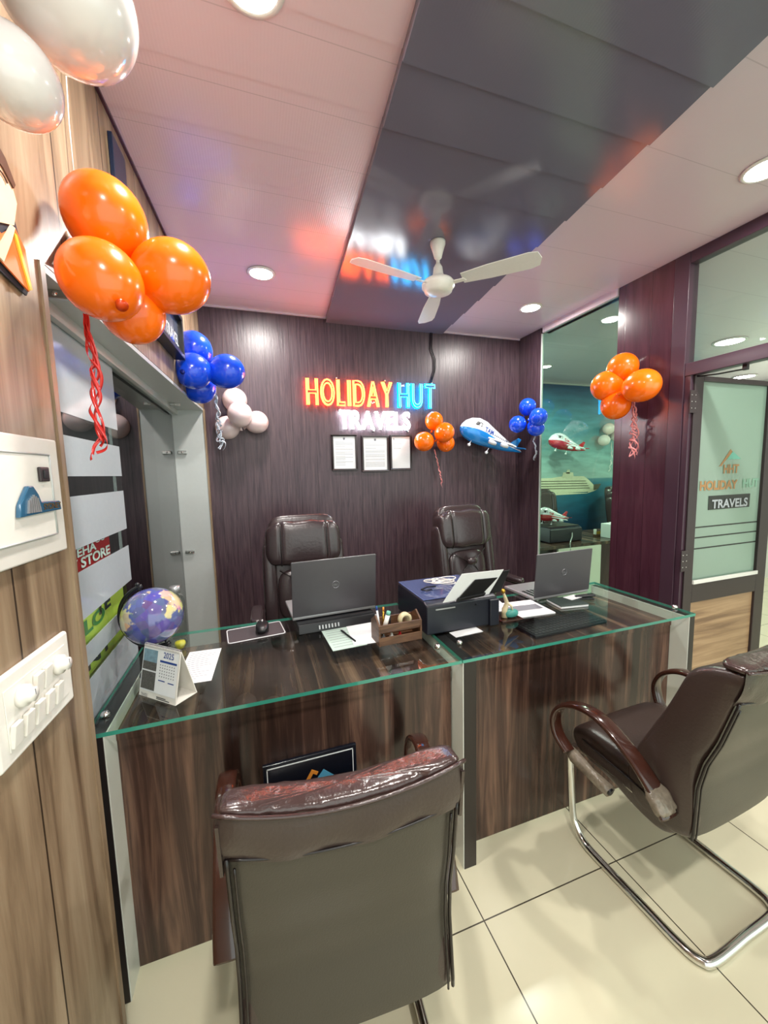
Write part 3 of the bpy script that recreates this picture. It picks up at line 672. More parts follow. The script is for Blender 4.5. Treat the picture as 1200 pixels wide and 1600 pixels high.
# ------------------------------------------------------------------ aeroplane foil balloons
def plane(loc, tilt, sc, mcol, lab, group, rz=0, ink=None):
    t = thing('airplane_balloon', lab, 'balloon', loc, 0, group, rot=(0, tilt, rz)); t.scale = (sc, sc, sc)
    # nose at -x, tail at +x, length 1
    st = [(-.50, .004, -.02), (-.485, .05, -.02), (-.45, .10, -.012), (-.38, .145, 0), (-.28, .172, .012), (-.16, .168, .014), (-.02, .135, .004), (.14, .100, -.006), (.28, .066, -.006), (.40, .036, 0), (.47, .020, .004), (.50, .004, .006)]
    n = 36
    for part, sgn in (('upper_hull', 1), ('lower_hull', -1)):
        w = MB(); vs = []
        for x, r, cz in st:
            for k in range(n+1):
                a = PI*k/n
                cutz = -.02
                th = a*sgn
                vs.append(Vector((x, -math.cos(th)*r*.62, cz+math.sin(th)*r*(1.0 if sgn > 0 else .95))))
        fs = []
        for i in range(len(st)-1):
            for k in range(n): fs.append((i*(n+1)+k, i*(n+1)+k+1, (i+1)*(n+1)+k+1, (i+1)*(n+1)+k))
        w.add(vs, fs, 0, True); hull = w.build(part, M['planewhite'] if sgn > 0 else mcol, t)
        if sgn > 0: up = hull
    def side(x, z):   # y of the near hull surface
        for i in range(len(st)-1):
            if st[i][0] <= x <= st[i+1][0]:
                k = (x-st[i][0])/(st[i+1][0]-st[i][0]); r = st[i][1]*(1-k)+st[i+1][1]*k; c = st[i][2]*(1-k)+st[i+1][2]*k
                return -r*.62*math.sqrt(max(0, 1-((z-c)/r)**2))-.002
        return 0
    # cockpit panes
    for (x0, x1, x2, x3) in ((-.40, -.36, -.33, -.38), (-.35, -.31, -.275, -.32), (-.30, -.255, -.245, -.275)):
        w = MB(); w.quad(*[Vector((x, side(x, z), z)) for x, z in ((x0, .06), (x1, .055), (x2, .105), (x3, .115))]); w.build('cockpit_pane', M['black'], up)
    w = MB()
    for i in range(11):
        x = -.02+i*.031+(.03 if i > 7 else 0); z = .035
        w.quad(*[Vector((x+a, side(x+a, z+b), z+b)) for a, b in ((-.007, -.008), (.007, -.008), (.007, .008), (-.007, .008))])
    w.build('cabin_windows', M['black'], up)
    w = MB(); vs, fs, es = glyph('TAM', True, .03); Q = fit(vs, -.20, -.05, .02, .085); w.add([Vector((a, side(a, b)-.001, b)) for a, b in Q], fs); w.build('lettering', ink or M['inkblue'], up)
    # wing, engines, tail
    w = MB(); w.prism([(-.12, -.10, -.045), (.06, -.09, -.04), (.22, -.27, -.06), (.14, -.28, -.06)], (0, 0, .022)); w.build('near_wing', M['planewhite'], t, bevel=.006)
    w = MB(); w.prism([(-.12, .08, -.045), (.06, .08, -.04), (.16, .17, -.05), (.10, .175, -.05)], (0, 0, .02)); w.build('far_wing', M['planewhite'], t, bevel=.006)
    for (x, y, z) in ((-.09, -.19, -.10), (.06, -.24, -.085)):
        w = MB(); w.lathe([(.004, -.05), (.028, -.048), (.030, 0), (.022, .05), (.004, .055)], (x, y, z), 16, mtx=Matrix.Rotation(PI/2, 3, 'Y')); w.build('engine', M['planewhite'], t)
    w = MB(); w.prism([(.28, -.008, .05), (.40, -.008, .02), (.44, -.008, .16), (.39, -.008, .165)], (0, .016, 0)); w.build('tail_fin', mcol, t, bevel=.003)
    w = MB(); w.prism([(.34, -.02, .01), (.43, -.02, .01), (.47, -.13, .02), (.43, -.13, .02)], (0, 0, .01)); w.build('tailplane', mcol, t, bevel=.002)
    for x in (-.30, -.02):
        w = MB(); w.tube([(x, -.03, -.14), (x-.02, -.04, -.20)], .006, 6); w.lathe([(.004, -.012), (.020, -.012), (.020, .012), (.004, .012)], (x-.02, -.04, -.205), 14, mtx=Matrix.Rotation(PI/2, 3, 'X')); w.build('landing_gear', M['planewhite'], t)
    return t
plane((1.905, 2.80, 1.775), math.radians(21), .63, M['planeblue'], 'blue and white airplane foil balloon on the dark back wall', 'airplane foil balloons')
pr = at_y(887, 695, 3.90)
plane(pr, math.radians(14), .60, M['planered'], 'red and white airplane foil balloon on the sea mural', 'airplane foil balloons', ink=M['red'])

# ------------------------------------------------------------------ reception desks
GZ = .84; DY0 = 1.165; DF = 1.25
def desk(x0, x1, yb, lab, left, leftt):
    t = thing('reception_desk', lab, 'desk', ((x0+x1)/2, DF, 0), 0, 'reception desks'); ox, oy = -(x0+x1)/2, -DF
    def B(a, b, c, d, e, f, mi=0): w = MB(); w.bb(a+ox, b+ox, c+oy, d+oy, e, f, mi); return w
    xe = x1 if left else x1-.033
    xs = x0+leftt+(.003 if left else 0)
    B(xs, xe, DF, DF+.018, .0, .76).build('front_panel', M['desk_wood'], t)
    B(xs, xe, DF-.004, yb, .76, .782).build('table_top', M['desk_wood'], t)
    w = B(x0, x0+leftt, DY0, yb, 0, .827); e = w.build('end_panel', M['dark'], t, bevel=.001)
    if left: f = B(x0+leftt, x0+leftt+.003, DY0+.002, yb-.002, 0, .826)
    else: f = B(x0-.003, x0, DY0+.002, yb-.002, 0, .826)
    f.build('marble_facing', M['marble'], e)
    if not left:
        w = B(x1-.03, x1, DY0, yb, 0, .827); e = w.build('end_panel', M['dark'], t, bevel=.001)
        B(x1-.033, x1-.03, DY0+.002, yb-.002, 0, .826).build('marble_facing', M['marble'], e)
    return t
d1 = desk(-.462, .672, 1.80, 'left reception desk of dark striped wood under a glass top', True, .036)
d2 = desk(.680, 1.885, 1.71, 'right reception desk of dark striped wood under a glass top', False, .052)
# center: white inner face seen from the left belongs to the left desk (its right end panel)
def gtop(t, x0, x1, y0, y1):
    ox, oy = -t.location.x, -t.location.y
    w = MB(); P = [(x0+ox, y0+oy), (x1+ox, y0+oy), (x1+ox, y1+oy), (x0+ox, y1+oy)]
    w.prism([(x, y, .828) for x, y in P], (0, 0, .012), 0)
    for i in range(len(w.mi)-4, len(w.mi)): w.mi[i] = 1
    g = w.build('glass_top', [M['desk_glass'], M['glass_edge']], t)
    return g
def cap(g, t, x, y):
    w = MB(); w.lathe([(.001, .8405), (.012, .8405), (.012, .850), (.008, .856), (.001, .857)], (x-t.location.x, y-t.location.y, 0), 18); w.build('screw_cap', M['screw'], g)
g1 = gtop(d1, -.468, .672, 1.165, 1.83); g2 = gtop(d2, .676, 1.888, 1.165, 1.72)
for x, y in ((-.443, 1.245), (.635, 1.285), (-.40, 1.78)): cap(g1, d1, x, y)
for x, y in ((.73, 1.285), (1.868, 1.245), (.74, 1.66), (1.424, 1.70)): cap(g2, d2, x, y)

# company plaque on the desk front
a = at_y(410, 1198, 1.24); b = at_y(556, 1161, 1.24); pw = b.x-a.x
t = thing('company_plaque', 'dark plaque with house roof logo on the front of the left desk', 'sign', ((a.x+b.x)/2, 1.236, a.z), 0)
hw = pw/2; ph = .34
MB().bb(-hw, hw, 0, .013, -ph, 0).build('panel', M['bluepanel'], t, bevel=.002)
w = MB(); o_ = .012
for q in ((-hw+o_, hw-o_, -o_-.003, -o_), (-hw+o_, hw-o_, -ph+o_, -ph+o_+.003)): w.bb(q[0], q[1], -.0015, 0, q[2], q[3])
for x in (-hw+o_, hw-o_-.003): w.bb(x, x+.003, -.0015, 0, -ph+o_, -o_)
w.build('white_border', M['paper'], t)
w = MB()
def poly(pts, mi): w.prism([(x, -.0015, z) for x, z in pts], (0, .0015, 0), mi)
poly([(-.085, -.19), (.0, -.052), (.022, -.066), (.016, -.076), (.004, -.068), (-.070, -.19)], 0)
poly([(-.012, -.125), (.040, -.062), (.095, -.112)], 1)
flat_text(w, 'HHT', (-.06, -.0016, -.20), (1, 0, 0), (0, 0, 1), .12, .06, 0); flat_text(w, 'HOLIDAY HUT', (-.11, -.0016, -.245), (1, 0, 0), (0, 0, 1), .22, .03, 0); flat_text(w, 'TRAVELS', (-.06, -.0016, -.285), (1, 0, 0), (0, 0, 1), .12, .025, 1)
w.build('house_logo', [M['logoorange'], M['logoblue']], t)

# ------------------------------------------------------------------ things on the desks
def rbox(name, c, d, m, parent=None, bev=.004, rot=None): return MB().box(c, d, rot=rot).build(name, m, parent, bevel=bev)
# mouse pad
def rounded(x, y, r=.012, n=5):
    out = []
    for cx, cy, a0 in ((x-r, y-r, 0), (-x+r, y-r, 90), (-x+r, -y+r, 180), (x-r, -y+r, 270)):
        for i in range(n+1): a = math.radians(a0+90*i/n); out.append((cx+r*math.cos(a), cy+r*math.sin(a)))
    return out
t = thing('mouse_pad', 'grey mouse pad with white rounded border on the left glass top', 'mouse pad', (-.030, 1.708, GZ+.0008), math.radians(6))
MB().prism([(x, y, 0) for x, y in rounded(.118, .078)], (0, 0, .0025)).build('pad', mat('pad_grey', srgb(66, 58, 62), .6, bump=.3, bscale=500), t)
MB().tube([(x, y, .0028) for x, y in rounded(.114, .074)], .0018, 6, closed=True).build('border', M['paper'], t)
t = thing('computer_mouse', 'black glossy computer mouse on the grey mouse pad', 'mouse', (-.002, 1.71, GZ+.0035), math.radians(-2))
MB().sell((0, 0, .018), (.028, .055, .017), .8, .75, 28, 14, fn=lambda p: Vector((p.x, p.y, p.z if p.z > 0 else p.z*.95))).build('shell', M['black'], t)
MB().lathe([(.001, -.004), (.008, -.004), (.008, .004), (.001, .004)], (0, .028, .032), 14, mtx=Matrix.Rotation(PI/2, 3, 'Y')).build('scroll_wheel', M['silver'], t)
# laptops
def laptop(loc, rz, wd, dp, lh, open_, lab, base_m, lid_m):
    """local: hinge along x at y=0, keyboard towards +y (user side), lid leans to -y"""
    t = thing('laptop', lab, 'laptop', loc, rz, 'laptops on the reception desks')
    b = MB().box((0, dp/2, .009), (wd, dp, .016)).build('base', base_m, t, bevel=.004)
    w = MB()
    for r_ in range(5):
        for c_ in range(13): w.box((-wd*.43+c_*wd*.86/12, dp*.12+r_*.019, .018), (.014, .015, .002))
    w.build('keys', M['black'], b)
    rot = Matrix.Rotation(open_, 3, 'X')
    l = MB().box(rot @ Vector((0, 0, lh/2)), (wd, .007, lh), rot=rot)
    for i in range(len(l.v)): l.v[i] += Vector((0, -.002, .016))
    l = l.build('lid', lid_m, t, bevel=.003)
    w = MB(); w.box(rot @ Vector((0, .0045, lh/2+.004))+Vector((0, -.002, .016)), (wd-.014, .001, lh-.026), rot=rot); w.build('screen', M['black'], l)
    w = MB(); cc = rot @ Vector((0, -.0042, lh*.52))+Vector((0, -.002, .016))
    w.tube([cc+rot @ Vector((math.cos(a)*.016, 0, math.sin(a)*.016)) for a in [2*PI*i/28 for i in range(28)]], .0012, 6, closed=True)
    ux = rot @ Vector((1, 0, 0)); uz = rot @ Vector((0, 0, 1))
    flat_text(w, 'DELL', cc-ux*.0115-uz*.004, ux, uz, .023, .008, 0, .001, .02)
    w.build('round_emblem', M['logo'], l)
    w = MB(); w.tube([rot @ Vector((x, 0, lh))+Vector((0, -.002, .016)) for x in (-wd/2+.004, wd/2-.004)], .0016, 6); w.build('lid_edge', M['silver'], l)
    return t
laptop((.318, 1.675, .882), math.radians(3), .385, .25, .250, math.radians(5), 'large dark laptop seen from behind, raised on a black stand on the left desk', M['silver'], M['lid'])
t = thing('laptop_stand', 'black stand with vent slots under the left laptop', 'stand', (.325, 1.665, GZ), math.radians(3))
MB().prism([(-.185, -.052, 0), (-.185, -.040, .040), (-.185, .22, .040), (-.185, .23, 0)], (.35, 0, 0)).build('body', M['black'], t, bevel=.004)
w = MB()
for i in range(7): w.box((-.095+i*.014, -.050, .020), (.006, .004, .016), rot=Matrix.Rotation(-.3, 3, 'X'))
w.build('vent_slots', M['silver'], t)
laptop((1.515, 1.585, GZ+.001), math.radians(2), .375, .235, .230, math.radians(4), 'grey laptop seen from behind at the right end of the right desk', M['silver'], M['lid'])
# papers
def sheet(name, loc, rz, wd, dp, lab, th=.0012, lines=0, mt=None, cat='paper', seed=1, table=False):
    t = thing(name, lab, cat, loc, rz); w = MB(); w.bb(-wd/2, wd/2, -dp/2, dp/2, 0, th)
    w.build('sheet', mt or M['paper'], t)
    if lines:
        r = random.Random(seed); w = MB(); y = dp/2-.02
        while y > -dp/2+.015:
            w.bb(-wd*.42, -wd*.42+wd*.84*(.55+.45*r.random()), y, y+.0022, th, th+.0003); y -= dp/lines
        if table: w.bb(-wd*.42, wd*.42, -dp*.15, dp*.18, th, th+.0002)
        w.build('print', M['ink'], t)
    return t
sheet('document_sheet', (-.224, 1.475, GZ+.0006), math.radians(-3), .115, .25, 'printed white sheet on the left desk beside the calendar', lines=16)
sheet('open_booklet', (.315, 1.515, GZ+.0006), math.radians(3), .14, .21, 'pale green folded leaflet on the left desk before the laptop', mt=mat('pale_green_paper', srgb(186, 206, 196), .5), lines=9, cat='leaflet')
sheet('document_sheet', (.415, 1.525, GZ+.0022), math.radians(-4), .14, .22, 'white sheet between the leaflet and the wooden caddy', th=.001)
rbox('pen', (0, 0, 0), (.001, .001, .001), M['black']) if False else None
t = thing('pen', 'dark pen lying on the pale green leaflet', 'pen', (.335, 1.515, GZ+.006), math.radians(14))
MB().lathe([(.001, -.07), (.0035, -.06), (.0038, .06), (.003, .066), (.001, .067)], n=10, mtx=Matrix.Rotation(PI/2, 3, 'X')).build('barrel', M['black'], t)
MB().box((.004, .045, .002), (.0015, .035, .002)).build('clip', M['silver'], t)
sheet('document_sheet', (1.215, 1.505, GZ+.0006), math.radians(-4), .20, .19, 'stack of white printed sheets on the right desk before the laptop', th=.005, lines=14, seed=4, table=True)
sheet('document_sheet', (1.10, 1.60, GZ+.0006), math.radians(-12), .12, .16, 'white sheet beside the printer, half under the stack of sheets', th=.002, seed=5)
sheet('name_card', (.812, 1.372, GZ+.0006), math.radians(4), .135, .052, 'white strip card lying before the black printer', th=.0012, cat='card')
t = thing('notebook', 'dark covered notebook lying before the right laptop', 'notebook', (1.455, 1.485, GZ), math.radians(-8))
MB().bb(-.075, .075, -.06, .06, .001, .012).build('pages', M['paper'], t, bevel=.002); MB().bb(-.077, .077, -.062, .062, .012, .015).build('cover', mat('dark_green_cover', srgb(50, 62, 58), .4), t, bevel=.001)
t = thing('stapler', 'small black stapler beside the notebook on the right desk', 'stapler', (1.585, 1.50, GZ), math.radians(-20))
MB().box((0, 0, .006), (.09, .022, .008)).build('base', M['black'], t, bevel=.002); MB().box((0, 0, .020), (.10, .020, .012), rot=Matrix.Rotation(-.08, 3, 'Y')).build('arm', M['black'], t, bevel=.004)
sheet('visiting_card', (1.52, 1.515, GZ+.016), math.radians(10), .085, .05, 'white visiting card on the dark notebook', cat='card')
# keyboard (below the glass edge area)
t = thing('keyboard', 'black wired keyboard lying in front of the white sheets on the right desk', 'keyboard', (1.33, 1.392, .783), math.radians(3))
MB().box((0, 0, .008), (.43, .14, .014)).build('body', M['black'], t, bevel=.003)
w = MB()
for r_ in range(6):
    for c_ in range(20): w.box((-.20+c_*.021, -.055+r_*.021, .0165), (.017, .017, .004))
w.build('key_rows', mat('key_grey', srgb(44, 42, 44), .3), t, bevel=.001)
# printer
t = thing('printer', 'black inkjet printer with raised rear paper feed on the right desk', 'printer', (.812, 1.395, GZ), 0)
MB().prism([(-.172, 0, .002), (-.172, 0, .128), (-.172, .035, .138), (-.172, .33, .138), (-.172, .34, .10), (-.172, .34, .002)], (.342, 0, 0)).build('body', M['navy'], t, bevel=.008, seg=3)
MB().bb(-.168, .165, .04, .335, .138, .143).build('scanner_lid', mat('glossy_blue_lid', srgb(70, 84, 128), .1, coat=.8), t, bevel=.004)
MB().bb(-.13, -.04, -.003, .004, .106, .111).build('rear_slot', M['silver'], t)
MB().bb(.125, .172, -.012, .04, .002, .12).build('power_box', M['navy'], t, bevel=.005)
MB().lathe([(.001, -.004), (.0045, -.004), (.0045, 0), (.001, 0)], (.06, 0, .105), 12, mtx=Matrix.Rotation(PI/2, 3, 'X')).build('socket', M['black'], t)
rt = Matrix.Rotation(math.radians(32), 3, 'X') @ Matrix.Rotation(math.radians(-3), 3, 'Y')
fe = MB().box(rt @ Vector((0, 0, .075))+Vector((.075, .010, .135)), (.225, .004, .135), rot=rt).build('paper_tray', M['black'], t, bevel=.002)
tr = thing('paper_in_feed', 'white sheet tilted in the paper feed of the black printer', 'paper', (0, 0, 0))
a_, b_, c_, d_ = [at_d(*q) for q in ((692, 942, 1.50), (722, 897, 1.47), (787, 890, 1.56), (764, 928, 1.60))]
w = MB(); nn = (b_-a_).cross(d_-a_).normalized()*.0015; w.prism([a_, b_, c_, d_], nn); w.build('sheet', M['paper'], tr)
w = MB(); w.bb(-.062, .062, -.006, .000, .010, .085)
for i in range(len(w.v)): pass
sup = MB(); u = (d_-a_); v = (b_-a_); n_ = u.cross(v).normalized()
if n_.dot(CO-a_) < 0: n_ = -n_
Q = [a_+u*.28+v*.10+n_*.002, a_+u*.80+v*.12+n_*.002, a_+u*.90+v*.66+n_*.002, a_+u*.38+v*.72+n_*.002]
pinv = t.matrix_world.inverted()
T0 = Vector(t.location)
sup.prism([q-T0 for q in Q], n_*.004); sup.build('feed_support', M['black'], t, bevel=.0015)
sup = MB(); Q2 = [a_+u*.26+v*.0+n_*.002, a_+u*.84+v*.02+n_*.002, a_+u*.84+v*.14+n_*.002, a_+u*.26+v*.12+n_*.002]
sup.prism([q-T0 for q in Q2], n_*.009); sup.build('feed_hinge', M['black'], t, bevel=.0015)
# coiled white cable on the printer
w = MB(); cb = Vector((.80, 1.58, .9865)); pts = []
rnd = random.Random(5)
for i in range(125):
    a = i*.24; r = .044+.016*math.sin(i*.37); pts.append(cb+Vector((math.cos(a)*r*1.35, math.sin(a)*r*1.1, .004+.022*abs(math.sin(i*.11))+.00007*i)))
w.tube(pts, .0024, 6); tag(w.build('coiled_cable', M['cream']), 'coiled white cable heaped on top of the black printer', 'cable')
w = MB(); w.tube([cb+Vector((-.035, -.02, .006)), cb+Vector((-.08, -.01, .004)), cb+Vector((-.115, -.035, .004)), cb+Vector((-.10, -.055, .004)), cb+Vector((-.07, -.05, .004))], .0032, 6)
tag(w.build('black_cable', M['black']), 'short black cable end beside the coiled white cable', 'cable')
# wooden caddy
t = thing('desk_caddy', 'small brown wooden caddy with open front slot holding stationery', 'caddy', (.52, 1.378, GZ), math.radians(2))
cw, cd = .093, .095
for x in (-cw, cw-.007):
    MB().prism([(x, 0, 0), (x, 0, .082), (x, cd/2, .112), (x, cd, .082), (x, cd, 0)], (.007, 0, 0)).build('side_board', M['caddy'], t, bevel=.001)
MB().bb(-cw+.007, cw-.007, 0, .006, .001, .034).build('lower_front', M['caddy'], t, bevel=.001)
MB().bb(-cw+.007, cw-.007, 0, .006, .058, .084).build('upper_front', M['caddy'], t, bevel=.001)
MB().bb(-cw+.007, cw-.007, cd-.006, cd, .001, .084).build('back_board', M['caddy'], t, bevel=.001)
MB().bb(-cw+.007, cw-.007, .006, cd-.006, .001, .006).build('bottom', M['caddy'], t)
MB().bb(-cw+.007, cw-.007, .006, cd-.03, .050, .054).build('middle_shelf', M['caddy'], t)
def stick(name, loc, dirv, ln, r, m, m2, lab, cat):
    t = thing(name, lab, cat, loc); q = Vector((0, 0, 1)).rotation_difference(Vector(dirv).normalized()).to_matrix()
    MB().lathe([(.0006, 0), (r, .004), (r, ln*.8), (.0006, ln*.8)], n=12, mtx=q).build('barrel', m, t)
    MB().lathe([(.0006, ln*.8), (r*1.05, ln*.8), (r*.9, ln), (.0006, ln)], n=12, mtx=q).build('cap', m2, t)
B0 = Vector((.52, 1.378, GZ))
stick('pen', B0+Vector((-.070, .06, .056)), (-.10, .10, 1), .085, .004, M['paper'], M['inkblue'], 'pen with blue cap standing in the wooden caddy', 'pen')
stick('pen', B0+Vector((-.052, .065, .056)), (.06, .1, 1), .075, .004, M['gold'], M['logoorange'], 'pen with orange tip standing in the wooden caddy', 'pen')
stick('pen', B0+Vector((-.080, .045, .056)), (-.15, .05, 1), .06, .004, M['silver'], M['silver'], 'short silver pen standing in the wooden caddy', 'pen')
stick('marker', B0+Vector((-.060, .030, .056)), (.28, -.05, 1), .075, .009, M['cream'], M['tealprint'], 'thick white correction pen leaning in the wooden caddy', 'marker')
stick('pen', B0+Vector((-.025, .06, .056)), (.1, .2, 1), .055, .004, M['black'], M['black'], 'black pen standing in the wooden caddy', 'pen')
t = thing('tape_roll', 'roll of cream adhesive tape standing in the wooden caddy', 'tape', B0+Vector((.035, .045, .078)), math.radians(8))
MB().lathe([(.018, -.010), (.028, -.010), (.028, .010), (.018, .010)], n=30, mtx=Matrix.Rotation(PI/2, 3, 'X')).build('tape', mat('cream_tape', srgb(212, 200, 160), .35), t)
MB().lathe([(.015, -.010), (.018, -.010), (.018, .010), (.015, .010)], n=30, mtx=Matrix.Rotation(PI/2, 3, 'X')).build('core', M['caddy'], t)
for i, (x, m, lab) in enumerate(((-.065, M['silver'], 'small steel binder clip inside the wooden caddy slot'), (-.03, M['cream'], 'small cream eraser inside the wooden caddy slot'), (.005, M['red'], 'small red stamp inside the wooden caddy slot'))):
    w = MB(); w.box((0, 0, .010), (.020, .014, .018)); w.lathe([(.006, .018), (.004, .026), (.006, .030), (.001, .031)], n=12)
    o = w.build(['binder_clip', 'eraser', 'stamp'][i], m, bevel=.002); o.location = B0+Vector((x, .026, .0065)); tag(o, lab, ['clip', 'eraser', 'stamp'][i])
# trophy figurine right of printer
t = thing('figurine', 'small figurine in teal and cream on a wooden base beside the printer', 'figurine', (1.065, 1.43, GZ), 0)
MB().bb(-.055, .055, -.035, .035, .0, .008).build('base', M['armwood'], t, bevel=.002)
MB().sell((.012, .0, .026), (.038, .024, .018), .8, .9, 20, 10).build('rock', M['teal'], t)
w = MB(); w.tube([(-.022, 0, .010), (-.018, .004, .045), (-.005, .004, .075), (-.016, .002, .10), (-.026, .0, .125)], [.014, .013, .010, .008, .004], 12); w.build('body', mat('cream_resin', srgb(200, 186, 150), .4), t)
MB().sell((-.029, 0, .134), (.011, .010, .012), 1, 1, 14, 10).build('head', M['gold'], t)
w = MB(); w.tube([(-.010, 0, .080), (.012, -.006, .060), (.018, -.008, .030)], [.006, .005, .004], 8); w.build('arm', mat('cream_resin_b', srgb(206, 194, 160), .4), t)
# calendar
A = Vector((-.383, 1.342, GZ)); Bq = Vector((-.261, 1.231, GZ)); wdt = (Bq-A).length; ang = math.atan2(Bq.y-A.y, Bq.x-A.x)
t = thing('desk_calendar', 'white 2025 tent calendar with spiral binding near the left end of the desk', 'calendar', (A+Bq)/2, ang)
hh = .152; back = .078
s_ = wdt/2
w = MB(); w.prism([(-s_, 0, 0), (s_, 0, 0), (s_, back*.42, hh), (-s_, back*.42, hh)], (0, .002, 0)); w.build('front_board', M['cream'], t)
w = MB(); w.prism([(-s_, back, 0), (s_, back, 0), (s_, back*.46, hh), (-s_, back*.46, hh)], (0, -.002, 0)); w.build('back_board', M['cream'], t)
w = MB(); w.bb(-s_, s_, .001, back, .0, .002); w.build('bottom_board', M['cream'], t)
sl = Vector((0, back*.42, hh)).normalized(); fr = lambda u, v: Vector((-s_+u*2*s_, 0, 0))+sl*(v*hh*1.02)+Vector((0, -.001, 0))
nrm = Vector((0, -1, .0)).cross(Vector((1, 0, 0)))
fo = Vector((1, 0, 0)).cross(sl).normalized()   # outward (towards -y)
def pq(wm, u0, u1, v0, v1, mi, lift=.0005):
    wm.quad(fr(u0, v0)+fo*lift, fr(u1, v0)+fo*lift, fr(u1, v1)+fo*lift, fr(u0, v1)+fo*lift, mi)
w = MB(); pq(w, .02, .98, .13, .97, 0, .0012)
pq(w, .04, .42, .54, .94, 1, .0018); pq(w, .04, .42, .16, .51, 2, .0018); pq(w, .04, .42, .54, .70, 2, .0019)
pq(w, .50, .95, .74, .78, 3, .0018); pq(w, .50, .68, .38, .40, 3, .0018); pq(w, .76, .92, .37, .39, 3, .0018)
for i in range(5):
    for j in range(7): pq(w, .51+j*.062, .535+j*.062, .68-i*.055, .70-i*.055, 4, .0018)
fz = fr(.58, .83)+fo*.0018; flat_text(w, '2025', fz, (1, 0, 0), sl, .045, .018, 3, .0002, .01)
w.build('page', [M['paper'], mat('sky_photo_print', srgb(120, 150, 166), .4, bscale=90, var=.5), mat('hill_photo_print', srgb(86, 84, 80), .4, bscale=220, var=.9), M['inkblue'], M['ink']], t)
w = MB(); flat_text(w, 'TRAVELS', fr(.08, .02)+fo*.0015, (1, 0, 0), sl, .03, .009, 0); pq(w, .5, .85, .03, .045, 0, .0015); pq(w, .5, .75, .06, .075, 0, .0015); w.build('footer_print', M['inkdark'], t)
w = MB()
for i in range(22):
    x = -s_+.006+i*(2*s_-.012)/21
    w.tube([(x, back*.44+math.cos(a)*.006, hh+math.sin(a)*.006) for a in [2*PI*k/10 for k in range(10)]], .0008, 5, closed=True)
w.build('spiral_binding', M['silver'], t)
# globe
gc = at_d(239, 962, 1.33); gc = Vector(gc); gr = .096
t = thing('desk_globe', 'purple desk globe in a black half-ring mount behind the calendar', 'globe', (gc.x, gc.y, GZ))
dz = gc.z-GZ
MB().sell((0, 0, dz), (gr, gr, gr), 1, 1, 48, 28).build('ball', M['globe_mat'], t)
ax = (_r*(-.30)+_u*.95).normalized()*1.0   # tilted axis in view of the room
side_ = (ax.cross(_b)).normalized()*-1
ax0 = Vector((-.35, .12, .93)).normalized(); sd0 = Vector((-.90, .20, -.36)); sd0 = (sd0-ax0*sd0.dot(ax0)).normalized()
w = MB(); w.tube([Vector((0, 0, dz))+(ax0*math.cos(a)+sd0*math.sin(a))*(gr+.014) for a in [PI*i/30 for i in range(-1, 32)]], .0048, 8, flat=1.5); w.build('meridian_ring', M['black'], t)
for s in (1, -1):
    w = MB(); w.tube([Vector((0, 0, dz))+ax0*(s*(gr-.002)), Vector((0, 0, dz))+ax0*(s*(gr+.022))], .004, 10); w.sell(Vector((0, 0, dz))+ax0*(s*(gr+.024)), (.007, .007, .007), 1, 1, 12, 8); w.build('pin', M['black'], t)
low = Vector((0, 0, dz))+(ax0*math.cos(2.62)+sd0*math.sin(2.62))*(gr+.014)
w = MB(); w.tube([low, Vector((low.x*.6, low.y*.6, .012))], .006, 10); w.build('stem', M['black'], t)
MB().lathe([(.001, .0005), (.055, .0005), (.055, .006), (.04, .012), (.008, .016), (.001, .016)], n=32).build('base', M['black'], t)
# bottle & jar
t = thing('glass_bottle', 'clear faceted bottle with silver cap behind the globe', 'bottle', (-.345, 1.79, GZ))
MB().lathe([(.001, .001), (.032, .001), (.036, .01), (.036, .15), (.030, .175), (.019, .19), (.019, .195), (.001, .195)], n=10).build('body', glass('bottle_glass', (.86, .88, .86), .02, 1.7), t, smooth=False)
MB().lathe([(.001, .195), (.020, .195), (.020, .222), (.001, .222)], n=20).build('cap', M['silver'], t)
t = thing('candle_jar', 'small faceted glass jar with yellow filling beside the globe', 'jar', (-.315, 1.655, GZ))
MB().lathe([(.001, .001), (.016, .001), (.027, .018), (.027, .030), (.020, .042), (.001, .042)], n=9).build('jar', glass('jar_glass', (.9, .92, .86), .02, 1.7), t, smooth=False)
MB().lathe([(.001, .004), (.012, .004), (.020, .020), (.018, .030), (.001, .030)], n=14).build('yellow_filling', mat('yellow_wax', srgb(206, 200, 60), .4), t)

# ------------------------------------------------------------------ chairs
def vec(l): return [Vector(p) for p in l]
def spline(pts, n=8):
    P = vec(pts); out = []
    for i in range(len(P)-1):
        p0 = P[max(i-1, 0)]; p1 = P[i]; p2 = P[i+1]; p3 = P[min(i+2, len(P)-1)]
        for k in range(n):
            t = k/n; out.append(.5*((2*p1)+(p2-p0)*t+(2*p0-5*p1+4*p2-p3)*t*t+(3*p1-p0-3*p2+p3)*t**3))
    out.append(P[-1]); return out
def loft(mb, secs, mi=0):
    """secs: list of closed rings (same count)"""
    n = len(secs[0]); vs = [p for s in secs for p in s]; fs = []
    for i in range(len(secs)-1):
        for k in range(n): l = (k+1) % n; fs.append((i*n+k, i*n+l, (i+1)*n+l, (i+1)*n+k))
    fs.append(tuple(range(n))[::-1]); fs.append(tuple(range((len(secs)-1)*n, len(secs)*n)))
    mb.add(vs, fs, mi, True)
